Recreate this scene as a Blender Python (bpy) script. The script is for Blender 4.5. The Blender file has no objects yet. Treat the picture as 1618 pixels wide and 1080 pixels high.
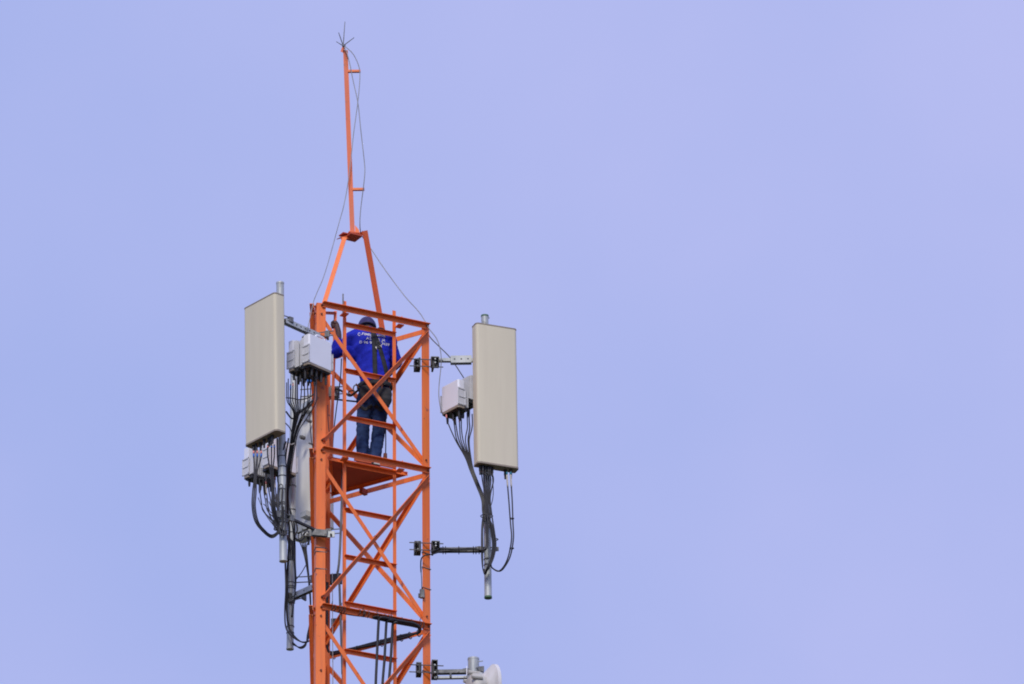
import bpy, bmesh, math, random
from mathutils import Vector, Matrix, noise
from mathutils.bvhtree import BVHTree
random.seed(7)
R = math.radians
scene = bpy.context.scene
COL = scene.collection

# ------------------------------------------------------------------ camera
F_PX, W0, H0 = 12000.0, 1618.0, 1080.0
PITCH, ROLL = R(25.26), R(-0.55)
EYE = Vector((0, 0, 1.6))
fw = Vector((0, math.cos(PITCH), math.sin(PITCH)))
rt0 = Vector((1, 0, 0)); up0 = Vector((0, -math.sin(PITCH), math.cos(PITCH)))
rt = rt0 * math.cos(ROLL) + up0 * math.sin(ROLL)
up = up0 * math.cos(ROLL) - rt0 * math.sin(ROLL)
cam_d = bpy.data.cameras.new("camera"); cam = bpy.data.objects.new("camera", cam_d); COL.objects.link(cam)
m = Matrix.Identity(4)
for i in range(3):
    m[i][0] = rt[i]; m[i][1] = up[i]; m[i][2] = -fw[i]; m[i][3] = EYE[i]
cam.matrix_world = m
cam_d.sensor_width = 36.0; cam_d.lens = F_PX / W0 * 36.0
cam_d.clip_start = 0.5; cam_d.clip_end = 6000
scene.camera = cam

# ------------------------------------------------------------------ sky, sun, exposure
SUN_EL, SUN_AZ = R(42), R(188)       # azimuth from +Y towards +X: behind the camera
world = bpy.data.worlds.new("World"); scene.world = world; world.use_nodes = True
nt = world.node_tree; nt.nodes.clear()
N = nt.nodes.new; L = nt.links.new
out = N("ShaderNodeOutputWorld"); bg = N("ShaderNodeBackground"); bg.inputs[1].default_value = 0.1
sky = N("ShaderNodeTexSky"); sky.sky_type = 'NISHITA'; sky.sun_disc = False
sky.sun_elevation = SUN_EL; sky.sun_rotation = SUN_AZ; sky.air_density = 1.2; sky.dust_density = 2.5
tc = N("ShaderNodeTexCoord"); nz = N("ShaderNodeTexNoise"); nz.inputs['Scale'].default_value = 5.5
nz.inputs['Detail'].default_value = 5.0; nz.inputs['Roughness'].default_value = 0.52
ramp = N("ShaderNodeValToRGB")
ramp.color_ramp.elements[0].position = 0.36; ramp.color_ramp.elements[0].color = (3.85, 4.62, 8.60, 1)
ramp.color_ramp.elements[1].position = 0.64; ramp.color_ramp.elements[1].color = (4.90, 5.24, 9.10, 1)
mix = N("ShaderNodeMix"); mix.data_type = 'RGBA'; mix.inputs[0].default_value = 0.94
mpw = N('ShaderNodeMapping'); mpw.inputs['Location'].default_value = (3.7, 0, 0)
L(tc.outputs['Generated'], mpw.inputs[0]); L(mpw.outputs[0], nz.inputs['Vector']); L(nz.outputs['Fac'], ramp.inputs[0])
L(sky.outputs[0], mix.inputs[6]); L(ramp.outputs[0], mix.inputs[7])
L(mix.outputs[2], bg.inputs[0]); L(bg.outputs[0], out.inputs[0])
sun_d = bpy.data.lights.new("sun", 'SUN'); sun_d.energy = 2.35; sun_d.angle = R(14); sun_d.color = (1.0, 0.93, 0.82)
sun = bpy.data.objects.new("sun", sun_d); COL.objects.link(sun)
sd = Vector((math.sin(SUN_AZ) * math.cos(SUN_EL), math.cos(SUN_AZ) * math.cos(SUN_EL), math.sin(SUN_EL)))
sun.rotation_euler = (-sd).to_track_quat('-Z', 'Y').to_euler(); sun.location = (0, 0, 90)
vs = scene.view_settings
vs.view_transform = 'Standard'; vs.look = 'None'; vs.gamma = 1.0; vs.exposure = 0.0; vs.use_curve_mapping = False
scene.cycles.filter_width = 1.9
scene.cycles.max_bounces = 6

# ------------------------------------------------------------------ pixel -> point (a pixel plus a known distance)
YA = 74.9
def P(u, v, d):
    """photo pixel (u,v) to the point at d metres behind the front tower leg"""
    r = fw * F_PX + rt * (u - W0 / 2) + up * (H0 / 2 - v)
    return EYE + r * ((YA + d - EYE.y) / r.y)
def dAB(u): return (u - 497) / 146.0 * 0.505

# ------------------------------------------------------------------ materials
def mat(name, c1, c2=None, rough=0.5, metal=0.0, scale=6.0, stretch=(1, 1, 1), bump=0.0, bscale=60, spots=None, lo=0.35, hi=0.65, spec=0.5, streak=None):
    M = bpy.data.materials.new(name); M.use_nodes = True
    t = M.node_tree; b = t.nodes["Principled BSDF"]
    b.inputs['Roughness'].default_value = rough; b.inputs['Metallic'].default_value = metal
    b.inputs['Specular IOR Level'].default_value = spec
    co = t.nodes.new("ShaderNodeTexCoord"); mp = t.nodes.new("ShaderNodeMapping"); mp.inputs['Scale'].default_value = stretch
    t.links.new(co.outputs['Object'], mp.inputs[0])
    n = t.nodes.new("ShaderNodeTexNoise"); n.inputs['Scale'].default_value = scale; n.inputs['Detail'].default_value = 6
    t.links.new(mp.outputs[0], n.inputs['Vector'])
    rp = t.nodes.new("ShaderNodeValToRGB")
    rp.color_ramp.elements[0].position = lo; rp.color_ramp.elements[1].position = hi
    rp.color_ramp.elements[0].color = (*c1, 1); rp.color_ramp.elements[1].color = (*(c2 or c1), 1)
    t.links.new(n.outputs['Fac'], rp.inputs[0])
    src = rp.outputs[0]
    if spots:
        n2 = t.nodes.new("ShaderNodeTexNoise"); n2.inputs['Scale'].default_value = spots[1]; n2.inputs['Detail'].default_value = 8
        t.links.new(co.outputs['Object'], n2.inputs['Vector'])
        r2 = t.nodes.new("ShaderNodeValToRGB"); r2.color_ramp.elements[0].position = spots[2]; r2.color_ramp.elements[1].position = spots[2] + 0.06
        t.links.new(n2.outputs['Fac'], r2.inputs[0])
        mx = t.nodes.new("ShaderNodeMix"); mx.data_type = 'RGBA'
        t.links.new(r2.outputs[0], mx.inputs[0]); t.links.new(src, mx.inputs[6]); mx.inputs[7].default_value = (*spots[0], 1)
        src = mx.outputs[2]
    if streak:
        m2 = t.nodes.new("ShaderNodeMapping"); m2.inputs['Scale'].default_value = (1, 1, .06); t.links.new(co.outputs['Object'], m2.inputs[0])
        n4 = t.nodes.new("ShaderNodeTexNoise"); n4.inputs['Scale'].default_value = streak[1]; n4.inputs['Detail'].default_value = 5; t.links.new(m2.outputs[0], n4.inputs['Vector'])
        r4 = t.nodes.new("ShaderNodeValToRGB"); r4.color_ramp.elements[0].position = .48; r4.color_ramp.elements[1].position = .75
        r4.color_ramp.elements[1].color = (streak[2],) * 3 + (1,); t.links.new(n4.outputs['Fac'], r4.inputs[0])
        m4 = t.nodes.new("ShaderNodeMix"); m4.data_type = 'RGBA'; t.links.new(r4.outputs[0], m4.inputs[0]); t.links.new(src, m4.inputs[6]); m4.inputs[7].default_value = (*streak[0], 1)
        src = m4.outputs[2]
    t.links.new(src, b.inputs['Base Color'])
    if bump:
        n3 = t.nodes.new("ShaderNodeTexNoise"); n3.inputs['Scale'].default_value = bscale; n3.inputs['Detail'].default_value = 4
        t.links.new(mp.outputs[0], n3.inputs['Vector'])
        bp = t.nodes.new("ShaderNodeBump"); bp.inputs['Strength'].default_value = bump; bp.inputs['Distance'].default_value = 0.01
        t.links.new(n3.outputs['Fac'], bp.inputs['Height']); t.links.new(bp.outputs[0], b.inputs['Normal'])
    return M

M = {}
M['orange'] = mat('orange_paint', (0.88, 0.180, 0.032), (0.92, 0.218, 0.044), 0.5, scale=2.5, stretch=(1, 1, .35), spots=((0.36, 0.085, 0.045), 11, 0.655), bump=.15, streak=((0.60, 0.135, 0.05), 30, .6))
M['faded'] = mat('faded_orange_paint', (0.66, 0.118, 0.040), (0.80, 0.165, 0.050), 0.55, scale=3, stretch=(1, 1, .3), spots=((0.36, 0.10, 0.06), 11, 0.65), bump=.15, streak=((0.50, 0.15, 0.10), 30, .5))
M['oxide'] = mat('red_oxide_paint', (0.42, 0.060, 0.030), (0.52, 0.085, 0.040), 0.6, scale=2, spots=((0.25, 0.06, 0.04), 9, 0.66), bump=.2)
M['rust'] = mat('rusty_bolt', (0.10, 0.030, 0.018), (0.20, 0.055, 0.03), 0.7, scale=40)
M['radome'] = mat('beige_radome', (0.645, 0.597, 0.462), (0.675, 0.623, 0.485), 0.6, scale=4, stretch=(2.5, 2.5, .25), spec=.3, streak=((0.57, 0.51, 0.41), 14, .22))
M['radome_grey'] = mat('grey_antenna_back', (0.70, 0.695, 0.64), (0.76, 0.755, 0.70), 0.5, scale=4, stretch=(3, 3, .3), spots=((0.36, 0.34, 0.28), 7, 0.68))
M['capgrey'] = mat('antenna_end_cap', (0.26, 0.22, 0.18), (0.32, 0.27, 0.22), 0.6)
M['rru'] = mat('white_radio_shell', (0.77, 0.79, 0.88), (0.81, 0.83, 0.92), 0.45, scale=3, spots=((0.55, 0.54, 0.53), 8, 0.7))
M['rrugrey'] = mat('grey_radio_body', (0.58, 0.59, 0.63), (0.66, 0.67, 0.71), 0.5)
M['dark'] = mat('black_plastic', (0.016, 0.016, 0.019), (0.03, 0.03, 0.034), 0.45, scale=20)
M['darkgrey'] = mat('dark_metal', (0.022, 0.022, 0.025), (0.045, 0.045, 0.048), 0.55, metal=.0, scale=14)
M['cable'] = mat('black_cable', (0.009, 0.009, 0.013), (0.022, 0.022, 0.030), 0.5, scale=6)
M['galv'] = mat('galvanised_steel', (0.36, 0.39, 0.40), (0.50, 0.53, 0.54), 0.48, metal=.25, scale=9, stretch=(1, 1, .3), spots=((0.26, 0.27, 0.26), 12, .66), bump=.1)
M['galv_dark'] = mat('weathered_steel', (0.10, 0.105, 0.11), (0.22, 0.225, 0.23), 0.5, metal=.2, scale=16, spots=((0.07, 0.065, 0.06), 22, .6))
M['wire'] = mat('bare_wire', (0.22, 0.23, 0.25), (0.32, 0.33, 0.35), 0.5, metal=.3)
M['palewire'] = mat('pale_cable', (0.50, 0.50, 0.50), (0.6, 0.6, 0.58), .5)
M['greyc'] = mat('grey_cable', (0.14, 0.15, 0.16), (0.21, 0.22, 0.23), .5)
M['pink'] = mat('pink_tape', (0.75, 0.26, 0.24), None, .5); M['blue'] = mat('blue_tape', (0.02, 0.16, 0.62), None, .5)
M['teal'] = mat('teal_tape', (0.01, 0.20, 0.30), None, .5); M['sleeve'] = mat('beige_sleeve', (0.55, 0.51, 0.45), None, .6)
M['green'] = mat('green_cap', (0.05, 0.13, 0.07), (0.08, 0.17, 0.10), .6)
M['dishwhite'] = mat('white_dish', (0.62, 0.61, 0.62), (0.70, 0.69, 0.69), .5, scale=3, streak=((0.45, 0.43, 0.40), 20, .5))
M['dishgrey'] = mat('cast_grey', (0.42, 0.41, 0.38), (0.55, 0.54, 0.51), .5, scale=8, bump=.2)
M['shirt'] = mat('royal_blue_cotton', (0.012, 0.020, 0.36), (0.020, 0.034, 0.50), .85, scale=9, bump=.5, bscale=160, spec=.15)
M['jeans'] = mat('blue_denim', (0.012, 0.026, 0.085), (0.030, 0.058, 0.150), .9, scale=12, stretch=(1, 1, .5), bump=.5, bscale=240, spec=.15)
M['cap'] = mat('purple_navy_cap', (0.040, 0.036, 0.115), (0.066, 0.058, 0.165), .85, scale=20, spec=.2)
M['skin'] = mat('brown_skin', (0.060, 0.024, 0.018), (0.090, 0.038, 0.027), .55, scale=18)
M['hair'] = mat('black_hair', (0.008, 0.007, 0.007), (0.016, 0.014, 0.013), .6)
M['strap'] = mat('black_webbing', (0.010, 0.012, 0.017), (0.022, 0.025, 0.033), .8, scale=40, bump=.4, bscale=400)
M['leather'] = mat('dark_canvas_bag', (0.010, 0.010, 0.013), (0.026, 0.025, 0.030), .8, scale=18)
M['boot'] = mat('black_boot', (0.02, 0.017, 0.015), (0.04, 0.034, 0.03), .6)
M['steel'] = mat('bright_steel', (0.62, 0.60, 0.55), (0.7, 0.68, 0.62), .35, metal=.6)
M['print'] = mat('white_print', (0.58, 0.58, 0.66), None, .7)
M['eye'] = mat('eye_white', (0.7, 0.68, 0.65), None, .3)
M['ground'] = mat('dry_grass_ground', (0.045, 0.060, 0.022), (0.085, 0.085, 0.045), .95, scale=.06, spots=((0.15, 0.12, 0.085), .4, .62))
M['concrete'] = mat('concrete', (0.32, 0.31, 0.29), (0.4, 0.39, 0.37), .9, scale=3)

# ------------------------------------------------------------------ geometry helpers (all in world coordinates)
class MB:
    def __init__(s): s.v = []; s.f = []; s.sm = False
    def add(s, vs, fs):
        o = len(s.v); s.v += [Vector(v) for v in vs]; s.f += [tuple(i + o for i in f) for f in fs]; return s
    def prism(s, prof, p0, p1, e1, e2, caps=True):
        """profile list of (a,b) in axes e1,e2 swept p0 -> p1"""
        n = len(prof)
        vs = [p0 + e1 * a + e2 * b for a, b in prof] + [p1 + e1 * a + e2 * b for a, b in prof]
        fs = [(i, (i + 1) % n, n + (i + 1) % n, n + i) for i in range(n)]
        if caps: fs += [tuple(range(n - 1, -1, -1)), tuple(range(n, 2 * n))]
        return s.add(vs, fs)
    def box(s, c, ex, ey, ez, hx, hy, hz, bev=0.0):
        """oriented box, half sizes; optional chamfer of the vertical edges"""
        if bev:
            b = bev
            prof = [(-hx + b, -hy), (hx - b, -hy), (hx, -hy + b), (hx, hy - b), (hx - b, hy), (-hx + b, hy), (-hx, hy - b), (-hx, -hy + b)]
        else: prof = [(-hx, -hy), (hx, -hy), (hx, hy), (-hx, hy)]
        return s.prism(prof, c - ez * hz, c + ez * hz, ex, ey)
    def cyl(s, p0, p1, r, r1=None, seg=12):
        r1 = r if r1 is None else r1
        ax = (p1 - p0).normalized(); e1 = ax.orthogonal().normalized(); e2 = ax.cross(e1)
        vs = [p0 + (e1 * math.cos(a) + e2 * math.sin(a)) * r for a in [2 * math.pi * k / seg for k in range(seg)]]
        vs += [p1 + (e1 * math.cos(a) + e2 * math.sin(a)) * r1 for a in [2 * math.pi * k / seg for k in range(seg)]]
        fs = [(i, (i + 1) % seg, seg + (i + 1) % seg, seg + i) for i in range(seg)]
        fs += [tuple(range(seg - 1, -1, -1)), tuple(range(seg, 2 * seg))]
        return s.add(vs, fs)
    def angle(s, p0, p1, d1, d2, w1, w2=None, t=0.006):
        """L section, corner on p0-p1, flanges along d1 and d2"""
        w2 = w2 or w1
        ax = (p1 - p0).normalized()
        e1 = (d1 - ax * d1.dot(ax)).normalized(); e2 = d2 - ax * d2.dot(ax); e2 = (e2 - e1 * e2.dot(e1)).normalized()
        return s.prism([(0, 0), (w1, 0), (w1, t), (t, t), (t, w2), (0, w2)], p0, p1, e1, e2)
    def tube(s, pts, rad, seg=8, caps=True, e_hint=None):
        """tube along pts; rad a number or list of numbers / (rx, ry)"""
        n = len(pts); rad = rad if isinstance(rad, (list, tuple)) else [rad] * n
        ax0 = (pts[1] - pts[0]).normalized(); e1 = (e_hint or ax0.orthogonal()).copy()
        rings = []
        for i, p in enumerate(pts):
            a = (pts[min(i + 1, n - 1)] - pts[max(i - 1, 0)])
            a = a.normalized() if a.length > 1e-9 else ax0
            e1 = e1 - a * e1.dot(a); e1 = e1.normalized() if e1.length > 1e-6 else a.orthogonal().normalized()
            e2 = a.cross(e1)
            rx, ry = rad[i] if isinstance(rad[i], (list, tuple)) else (rad[i], rad[i])
            rings.append([p + e1 * math.cos(2 * math.pi * k / seg) * rx + e2 * math.sin(2 * math.pi * k / seg) * ry for k in range(seg)])
        o = [v for r_ in rings for v in r_]; fs = []
        for i in range(n - 1):
            for k in range(seg):
                fs.append((i * seg + k, i * seg + (k + 1) % seg, (i + 1) * seg + (k + 1) % seg, (i + 1) * seg + k))
        if caps: fs += [tuple(range(seg - 1, -1, -1)), tuple(range((n - 1) * seg, n * seg))]
        return s.add(o, fs)
    def lathe(s, c, ax, prof, seg=24):
        """prof list of (along axis, radius)"""
        ax = ax.normalized(); e1 = ax.orthogonal().normalized(); e2 = ax.cross(e1); n = len(prof)
        vs = [c + ax * a + (e1 * math.cos(2 * math.pi * k / seg) + e2 * math.sin(2 * math.pi * k / seg)) * max(r, 1e-4) for a, r in prof for k in range(seg)]
        fs = [(i * seg + k, i * seg + (k + 1) % seg, (i + 1) * seg + (k + 1) % seg, (i + 1) * seg + k) for i in range(n - 1) for k in range(seg)]
        fs += [tuple(range(seg - 1, -1, -1)), tuple(range((n - 1) * seg, n * seg))]
        return s.add(vs, fs)
    def ball(s, c, rx, ry, rz, ex=Vector((1, 0, 0)), ey=Vector((0, 1, 0)), ez=Vector((0, 0, 1)), nu=20, nv=12):
        vs = []; fs = []
        for j in range(nv + 1):
            th = math.pi * j / nv
            for i in range(nu):
                ph = 2 * math.pi * i / nu
                r_ = max(math.sin(th), 1e-3)
                vs.append(c + ex * rx * r_ * math.cos(ph) + ey * ry * r_ * math.sin(ph) + ez * rz * math.cos(th))
        for j in range(nv):
            for i in range(nu): fs.append((j * nu + i, (j + 1) * nu + i, (j + 1) * nu + (i + 1) % nu, j * nu + (i + 1) % nu))
        return s.add(vs, fs + [tuple(range(nu)), tuple(range((nv + 1) * nu - 1, nv * nu - 1, -1))])
    def mesh(s, name, org):
        me = bpy.data.meshes.new(name); me.from_pydata([v - org for v in s.v], [], s.f); me.update()
        b = bmesh.new(); b.from_mesh(me); bmesh.ops.recalc_face_normals(b, faces=b.faces); b.to_mesh(me); b.free()
        return me
    def build(s, name, material, parent=None, smooth=False, org=None, bevel=0.0):
        """one mesh object; the origin sits at the bottom centre of the piece"""
        if org is None:
            lo = Vector([min(v[i] for v in s.v) for i in range(3)]); hi = Vector([max(v[i] for v in s.v) for i in range(3)])
            org = Vector(((lo.x + hi.x) / 2, (lo.y + hi.y) / 2, lo.z))
        me = s.mesh(name, org); me.materials.append(M[material] if isinstance(material, str) else material)
        o = bpy.data.objects.new(name, me); COL.objects.link(o)
        base = WORLD.get(parent.name, Vector()) if parent else Vector()
        o.parent = parent; o.location = org - base; WORLD[o.name] = org
        if smooth:
            me.polygons.foreach_set("use_smooth", [True] * len(me.polygons))
            if smooth != 'all':
                me.set_sharp_from_angle(angle=R(40))
        if bevel:
            bv = o.modifiers.new("bevel", 'BEVEL'); bv.width = bevel; bv.segments = 2; bv.limit_method = 'ANGLE'; bv.angle_limit = R(50)
        return o
WORLD = {}
def empty(name, loc):
    o = bpy.data.objects.new(name, None); COL.objects.link(o); o.location = loc; WORLD[o.name] = Vector(loc); return o
def tag(o, label=None, cat=None, group=None, kind=None):
    for k, v in (('label', label), ('category', cat), ('group', group), ('kind', kind)):
        if v: o[k] = v
    return o
def spline(pts, n=8):
    """Catmull-Rom through the points"""
    out = []; q = [pts[0] * 2 - pts[1]] + list(pts) + [pts[-1] * 2 - pts[-2]]
    for i in range(1, len(q) - 2):
        a, b, c, d = q[i - 1], q[i], q[i + 1], q[i + 2]
        for k in range(n):
            t = k / n
            out.append(0.5 * ((2 * b) + (c - a) * t + (2 * a - 5 * b + 4 * c - d) * t * t + (3 * b - a - 3 * c + d) * t ** 3))
    return out + [q[-2]]
X, Y, Z = Vector((1, 0, 0)), Vector((0, 1, 0)), Vector((0, 0, 1))
def hv(a, b): return Vector((a, b, 0)).normalized()

# ------------------------------------------------------------------ ground
g = MB().add([(-4000, -1000, 0), (4000, -1000, 0), (4000, 5000, 0), (-4000, 5000, 0)], [(0, 1, 2, 3)]).build('ground', 'ground')
tag(g, kind='structure')

# ------------------------------------------------------------------ lattice tower
A = P(499.8, 720, 0.0); B = P(679, 742, 0.63); C = P(508, 790, 1.397)
for q in (A, B, C): q.z = 0
CEN = (A + B + C) / 3
ZL = [P(506, 476.3, -0.02).z, P(506, 705.2, -0.02).z, P(506, 953.3, -0.02).z]
step = ZL[1] - ZL[2]
for k in range(30):
    if ZL[-1] - step < 0.6: break
    ZL.append(ZL[-1] - step)
tower = empty('lattice_tower', CEN)
tag(tower, 'tall three-legged orange lattice tower with crossed angle braces', 'tower')
legs = {}
for nm, q, top in (('A', A, 0.0), ('B', B, 0.0), ('C', C, 0.02)):
    bi = (CEN - q).normalized()
    e1 = Matrix.Rotation(R(45), 3, 'Z') @ bi; e2 = Matrix.Rotation(R(-45), 3, 'Z') @ bi
    # legs come in bolted lengths
    legs[nm] = (q, e1, e2)
    MB().angle(q.copy(), q + Z * (ZL[0] + top), e1, e2, 0.102, 0.102, 0.010).build('leg', 'orange', tower)
    MB().box(q + bi * .06 + Z * .15, X, Y, Z, .35, .35, .15).build('footing', 'concrete', tower)
low = MB()
def face(pa, pb, n, inside_first):
    d = (pb - pa).normalized()
    for i in range(len(ZL) - 1):
        zu, zl = ZL[i], ZL[i + 1]
        vis = i < 4
        def put(name, mb):
            if vis: mb.build(name, 'orange', tower)
            else: low.add(mb.v, mb.f)
        a0 = pa + d * .055 + n * .030; b0 = pb - d * .020 + n * .030
        if i == 0 or True:
            put('horizontal_beam', MB().angle(a0 + Z * zu, b0 + Z * zu, -Z, n, .056, .050))
        o, ii = n * .036, n * -.016
        a1 = pa + d * .06; b1 = pb - d * .05
        put('diagonal_brace', MB().angle(a1 + o + Z * (zl + .10), b1 + o + Z * (zu - .095), (-Z - d * .6), n, .046, .044))
        put('diagonal_brace', MB().angle(a1 + ii + Z * (zu - .115), b1 + ii + Z * (zl + .12), (-Z + d * .6), -n, .046, .044))
        if i < 3:
            for c_ in (a1 + o + Z * (zl + .09), b1 + o + Z * (zu - .105), a0 + n * .004 + Z * (zu - .028), b0 - d * .02 + n * .004 + Z * (zu - .028),
                       (a1 + b1) * .5 + o + Z * ((zu + zl) / 2 - .01)):
                MB().cyl(c_ - n * .02, c_ + n * .016, .0125, seg=6).build('bolt', 'rust', tower)
            for c_ in (pa + legs['A'][1] * 0, ):
                pass
            for zz in (zu - .125,):   # bolts of the inner braces show on the leg flange
                for q_, e_ in ((pa, d), (pb, -d)):
                    pass
nAB = hv(0.452, -0.892)
def outward(p, q):
    d = (q - p).normalized(); n = Vector((d.y, -d.x, 0))
    return n if n.dot((p + q) / 2 - CEN) > 0 else -n
face(A, B, outward(A, B), 0); face(B, C, outward(B, C), 0); face(C, A, outward(C, A), 0)
lb = low.build('lower_bracing', 'orange', tower); lb['kind'] = 'stuff'
# bolts through the flanges of the legs
for nm, uvs in (('A', [(506.5, 495), (507, 725), (507, 972), (506.5, 1058)]), ('B', [(672, 729), (673, 976), (673, 1008), (672, 533)])):
    q, e1, e2 = legs[nm]
    d0 = (q - A).y
    for (u, v) in uvs:
        p = P(u, v, d0)
        fl = e1 if abs(e1.x) > abs(e2.x) and e1.y < .5 else e2
        if nm == 'A': fl = max((e1, e2), key=lambda e: e.x)
        if nm == 'B': fl = min((e1, e2), key=lambda e: e.y)
        s_ = (p - q).dot(fl); p = q + fl * .055 + Z * p.z
        nn = Vector((fl.y, -fl.x, 0)); nn = nn if nn.y < 0 else -nn
        MB().cyl(p - nn * .003, p + nn * .014, .0115, seg=6).build('bolt', 'rust', tower)

# platform inside the lattice
def inset(t):
    return [q + (CEN - q).normalized() * (t / math.sin(R(30))) for q in (A, B, C)]
pt = inset(.12); ZP = ZL[1] - .012
mb = MB(); mb.add([p + Z * ZP for p in pt] + [p + Z * (ZP - .008) for p in pt], [(0, 1, 2), (5, 4, 3), (0, 3, 4, 1), (1, 4, 5, 2), (2, 5, 3, 0)])
plat = mb.build('platform', 'oxide', tower)
for i in range(3):
    p, q = pt[i], pt[(i + 1) % 3]; n_ = outward(p, q)
    MB().angle(p - n_ * .004 + Z * (ZP - .009), q - n_ * .004 + Z * (ZP - .009), -Z, -n_, .034, .03, .005).build('edge_angle', 'orange', plat)
for t in (.35, .7):
    a_ = pt[1].lerp(pt[2], t); b_ = pt[0].lerp(pt[2], t * .95) if t > .5 else pt[0].lerp(pt[1], .6)
bc = (pt[1] + pt[2]) / 2
blk = pt[1].lerp(pt[2], .62)
MB().box(blk + outward(B, C) * .06 + Z * (ZP - .055), (C - B).normalized(), outward(B, C), Z, .022, .05, .03).build('support_block', 'oxide', plat)
for (f_, hgt) in ((.40, .020), (.62, .018)):     # angle bearers bolted along the front beam
    p_ = A.lerp(B, f_) + Z * (ZL[1] - .062) + outward(A, B) * .02
    MB().box(p_, (B - A).normalized(), outward(A, B), Z, .10, .012, hgt * .6).build('splice_plate', 'faded', plat)
MB().box(A.lerp(B, .52) + outward(A, B) * .034 + Z * (ZL[1] - .066), (B - A).normalized(), outward(A, B), Z, .035, .004, .007).build('splice_plate', 'palewire', plat)
# guard post standing on the platform, with its cross bars
gp0 = P(519.5, 741, .86); gp0.z = ZP; gp1 = P(527.5, 491, .86)
post = MB().angle(gp0, gp1, X, Y, .034, .034, .005).build('guard_post', 'faded', tower)
g1 = P(528, 493, .86); g2 = P(509, 492, .60)
MB().angle(g2, g1, -Z, -Y, .030, .026, .005).build('guard_rail', 'faded', tower)
MB().angle(P(508, 531, .60), P(524, 522, .86), -Z, -Y, .030, .026, .005).build('guard_rail', 'faded', tower)
# little tabs on the beams
for (u, v, zi) in ((634, 501, 0), (635, 731, 1), (541, 480, 0)):
    p_ = P(u, v, dAB(u) - .02); p_.z = ZL[zi]
    d_ = (B - A).normalized()
    MB().add([p_ - d_ * .025, p_ + d_ * .02, p_ + d_ * .008 + Z * .045] + [v_ + outward(A, B) * .006 for v_ in (p_ - d_ * .025, p_ + d_ * .02, p_ + d_ * .008 + Z * .045)],
             [(0, 1, 2), (5, 4, 3), (0, 3, 4, 1), (1, 4, 5, 2), (2, 5, 3, 0)]).build('lug', 'orange', tower)
# steel bands round the legs (tie straps)
for nm, vs_ in (('A', (864, 870.5, 897.5)), ('B', (899.5, 931.5, 1063, 876))):
    q, e1, e2 = legs[nm]; d0 = (q - A).y
    for v in vs_:
        zz = P(505 if nm == 'A' else 672, v, d0).z
        a_ = q + e1 * .116; b_ = q + e2 * .116; c_ = q - (e1 + e2) * .006
        MB().tube([a_ + Z * zz, c_ + Z * zz, b_ + Z * zz, a_ + Z * zz], .0048, 6).build('tie_strap', 'galv_dark', tower)

# ------------------------------------------------------------------ ladder
lad = empty('ladder', P(584, 742, dAB(584) + .09) * 1.0); 
tag(lad, 'orange steel ladder running up just inside the front of the tower', 'ladder')
nin = -outward(A, B); dl = (B - A).normalized()
def rail_xy(u): 
    p = P(u, 720, dAB(u) + .085); p.z = 0; return p
rl, rr = rail_xy(543.2), rail_xy(626.0)
zt_l = P(545, 475, dAB(545) + .08).z; zt_r = P(623, 490, dAB(623) + .08).z
MB().angle(rl + Z * .3, rl + Z * zt_l, dl, nin, .030, .030, .005).build('rail', 'orange', lad)
MB().angle(rr + Z * .3, rr + Z * zt_r, -dl, nin, .040, .034, .005).build('rail', 'orange', lad)
zr = [P(547, v, dAB(547) + .08).z for v in (510, 583, 656.6, 729.5, 803, 877, 951, 1026)]
stp = (zr[0] - zr[-1]) / 7
rungm = None
while zr[-1] - stp > .6: zr.append(zr[-1] - stp)
for z_ in zr:
    if rungm is None:
        rungm = MB().angle(rl + dl * .006 + nin * .006 + Z * z_, rr - dl * .006 + nin * .006 + Z * z_, -Z, -nin, .046, .040, .005).build('rung', 'orange', lad)
        z0 = z_; base_loc = rungm.location.copy()
    else:
        o = rungm.copy(); COL.objects.link(o); o.location = base_loc + Z * (z_ - z0)
for zz in (ZL[0], ZL[1]):
    for q_, s_ in ((rl, 1), (rr, -1)):
        p_ = q_ + Z * (zz - .060)
        MB().box(p_ - nin * .05 - dl * s_ * .02, dl, nin, Z, .034, .045, .006).build('bracket', 'orange', lad)
# thin steel rod beside the rail top
MB().cyl(P(542, 497, dAB(542) + .05), P(542, 464, dAB(542) + .05), .008).build('rod', 'galv_dark', lad)

# ------------------------------------------------------------------ lightning mast: A-frame and pole
fr0 = P(509, 477, .02); fr1 = P(602.5, 540, 1.02)
t0 = P(541, 374, .40); t1 = P(575.5, 365, .62)
mast = empty('lightning_mast', P(558, 372, .5))
tag(mast, 'slender faded orange pole leaning on a two-legged frame above the tower', 'mast')
MB().angle(fr0, t0, X, Y, .050, .05, .006).build('leg', 'orange', mast)
MB().angle(fr1 + X * .004, t1 + X * -.024, X, -Y, .062, .05, .006).build('leg', 'faded', mast)
MB().angle(t0 + Z * .0 - X * .02, t1 + Z * .0 - X * .01, -Z, Y, .04, .07, .006).build('cross_bar', 'faded', mast)
pc = P(557.5, 370.5, .5)
MB().box(pc - Z * .03, hv(1, .6), hv(-.6, 1), Z, .075, .085, .008).build('base_plate', 'oxide', mast)
MB().box(pc - Z * .008 - X * .07, hv(1, .6), hv(-.6, 1), Z, .07, .05, .006).build('cap_plate', 'oxide', mast)
MB().box(pc + Z * .004, hv(1, .3), hv(-.3, 1), Z, .06, .06, .007).build('base_plate', 'faded', mast)
m0 = pc + Z * .01 - X * .004; m1 = P(545.2, 79, .5)
MB().angle(m0 - X * .026, m1 - X * .022, X, Y, .052, .05, .007).build('pole', 'faded', mast)
ga = m0 + X * .03
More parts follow.
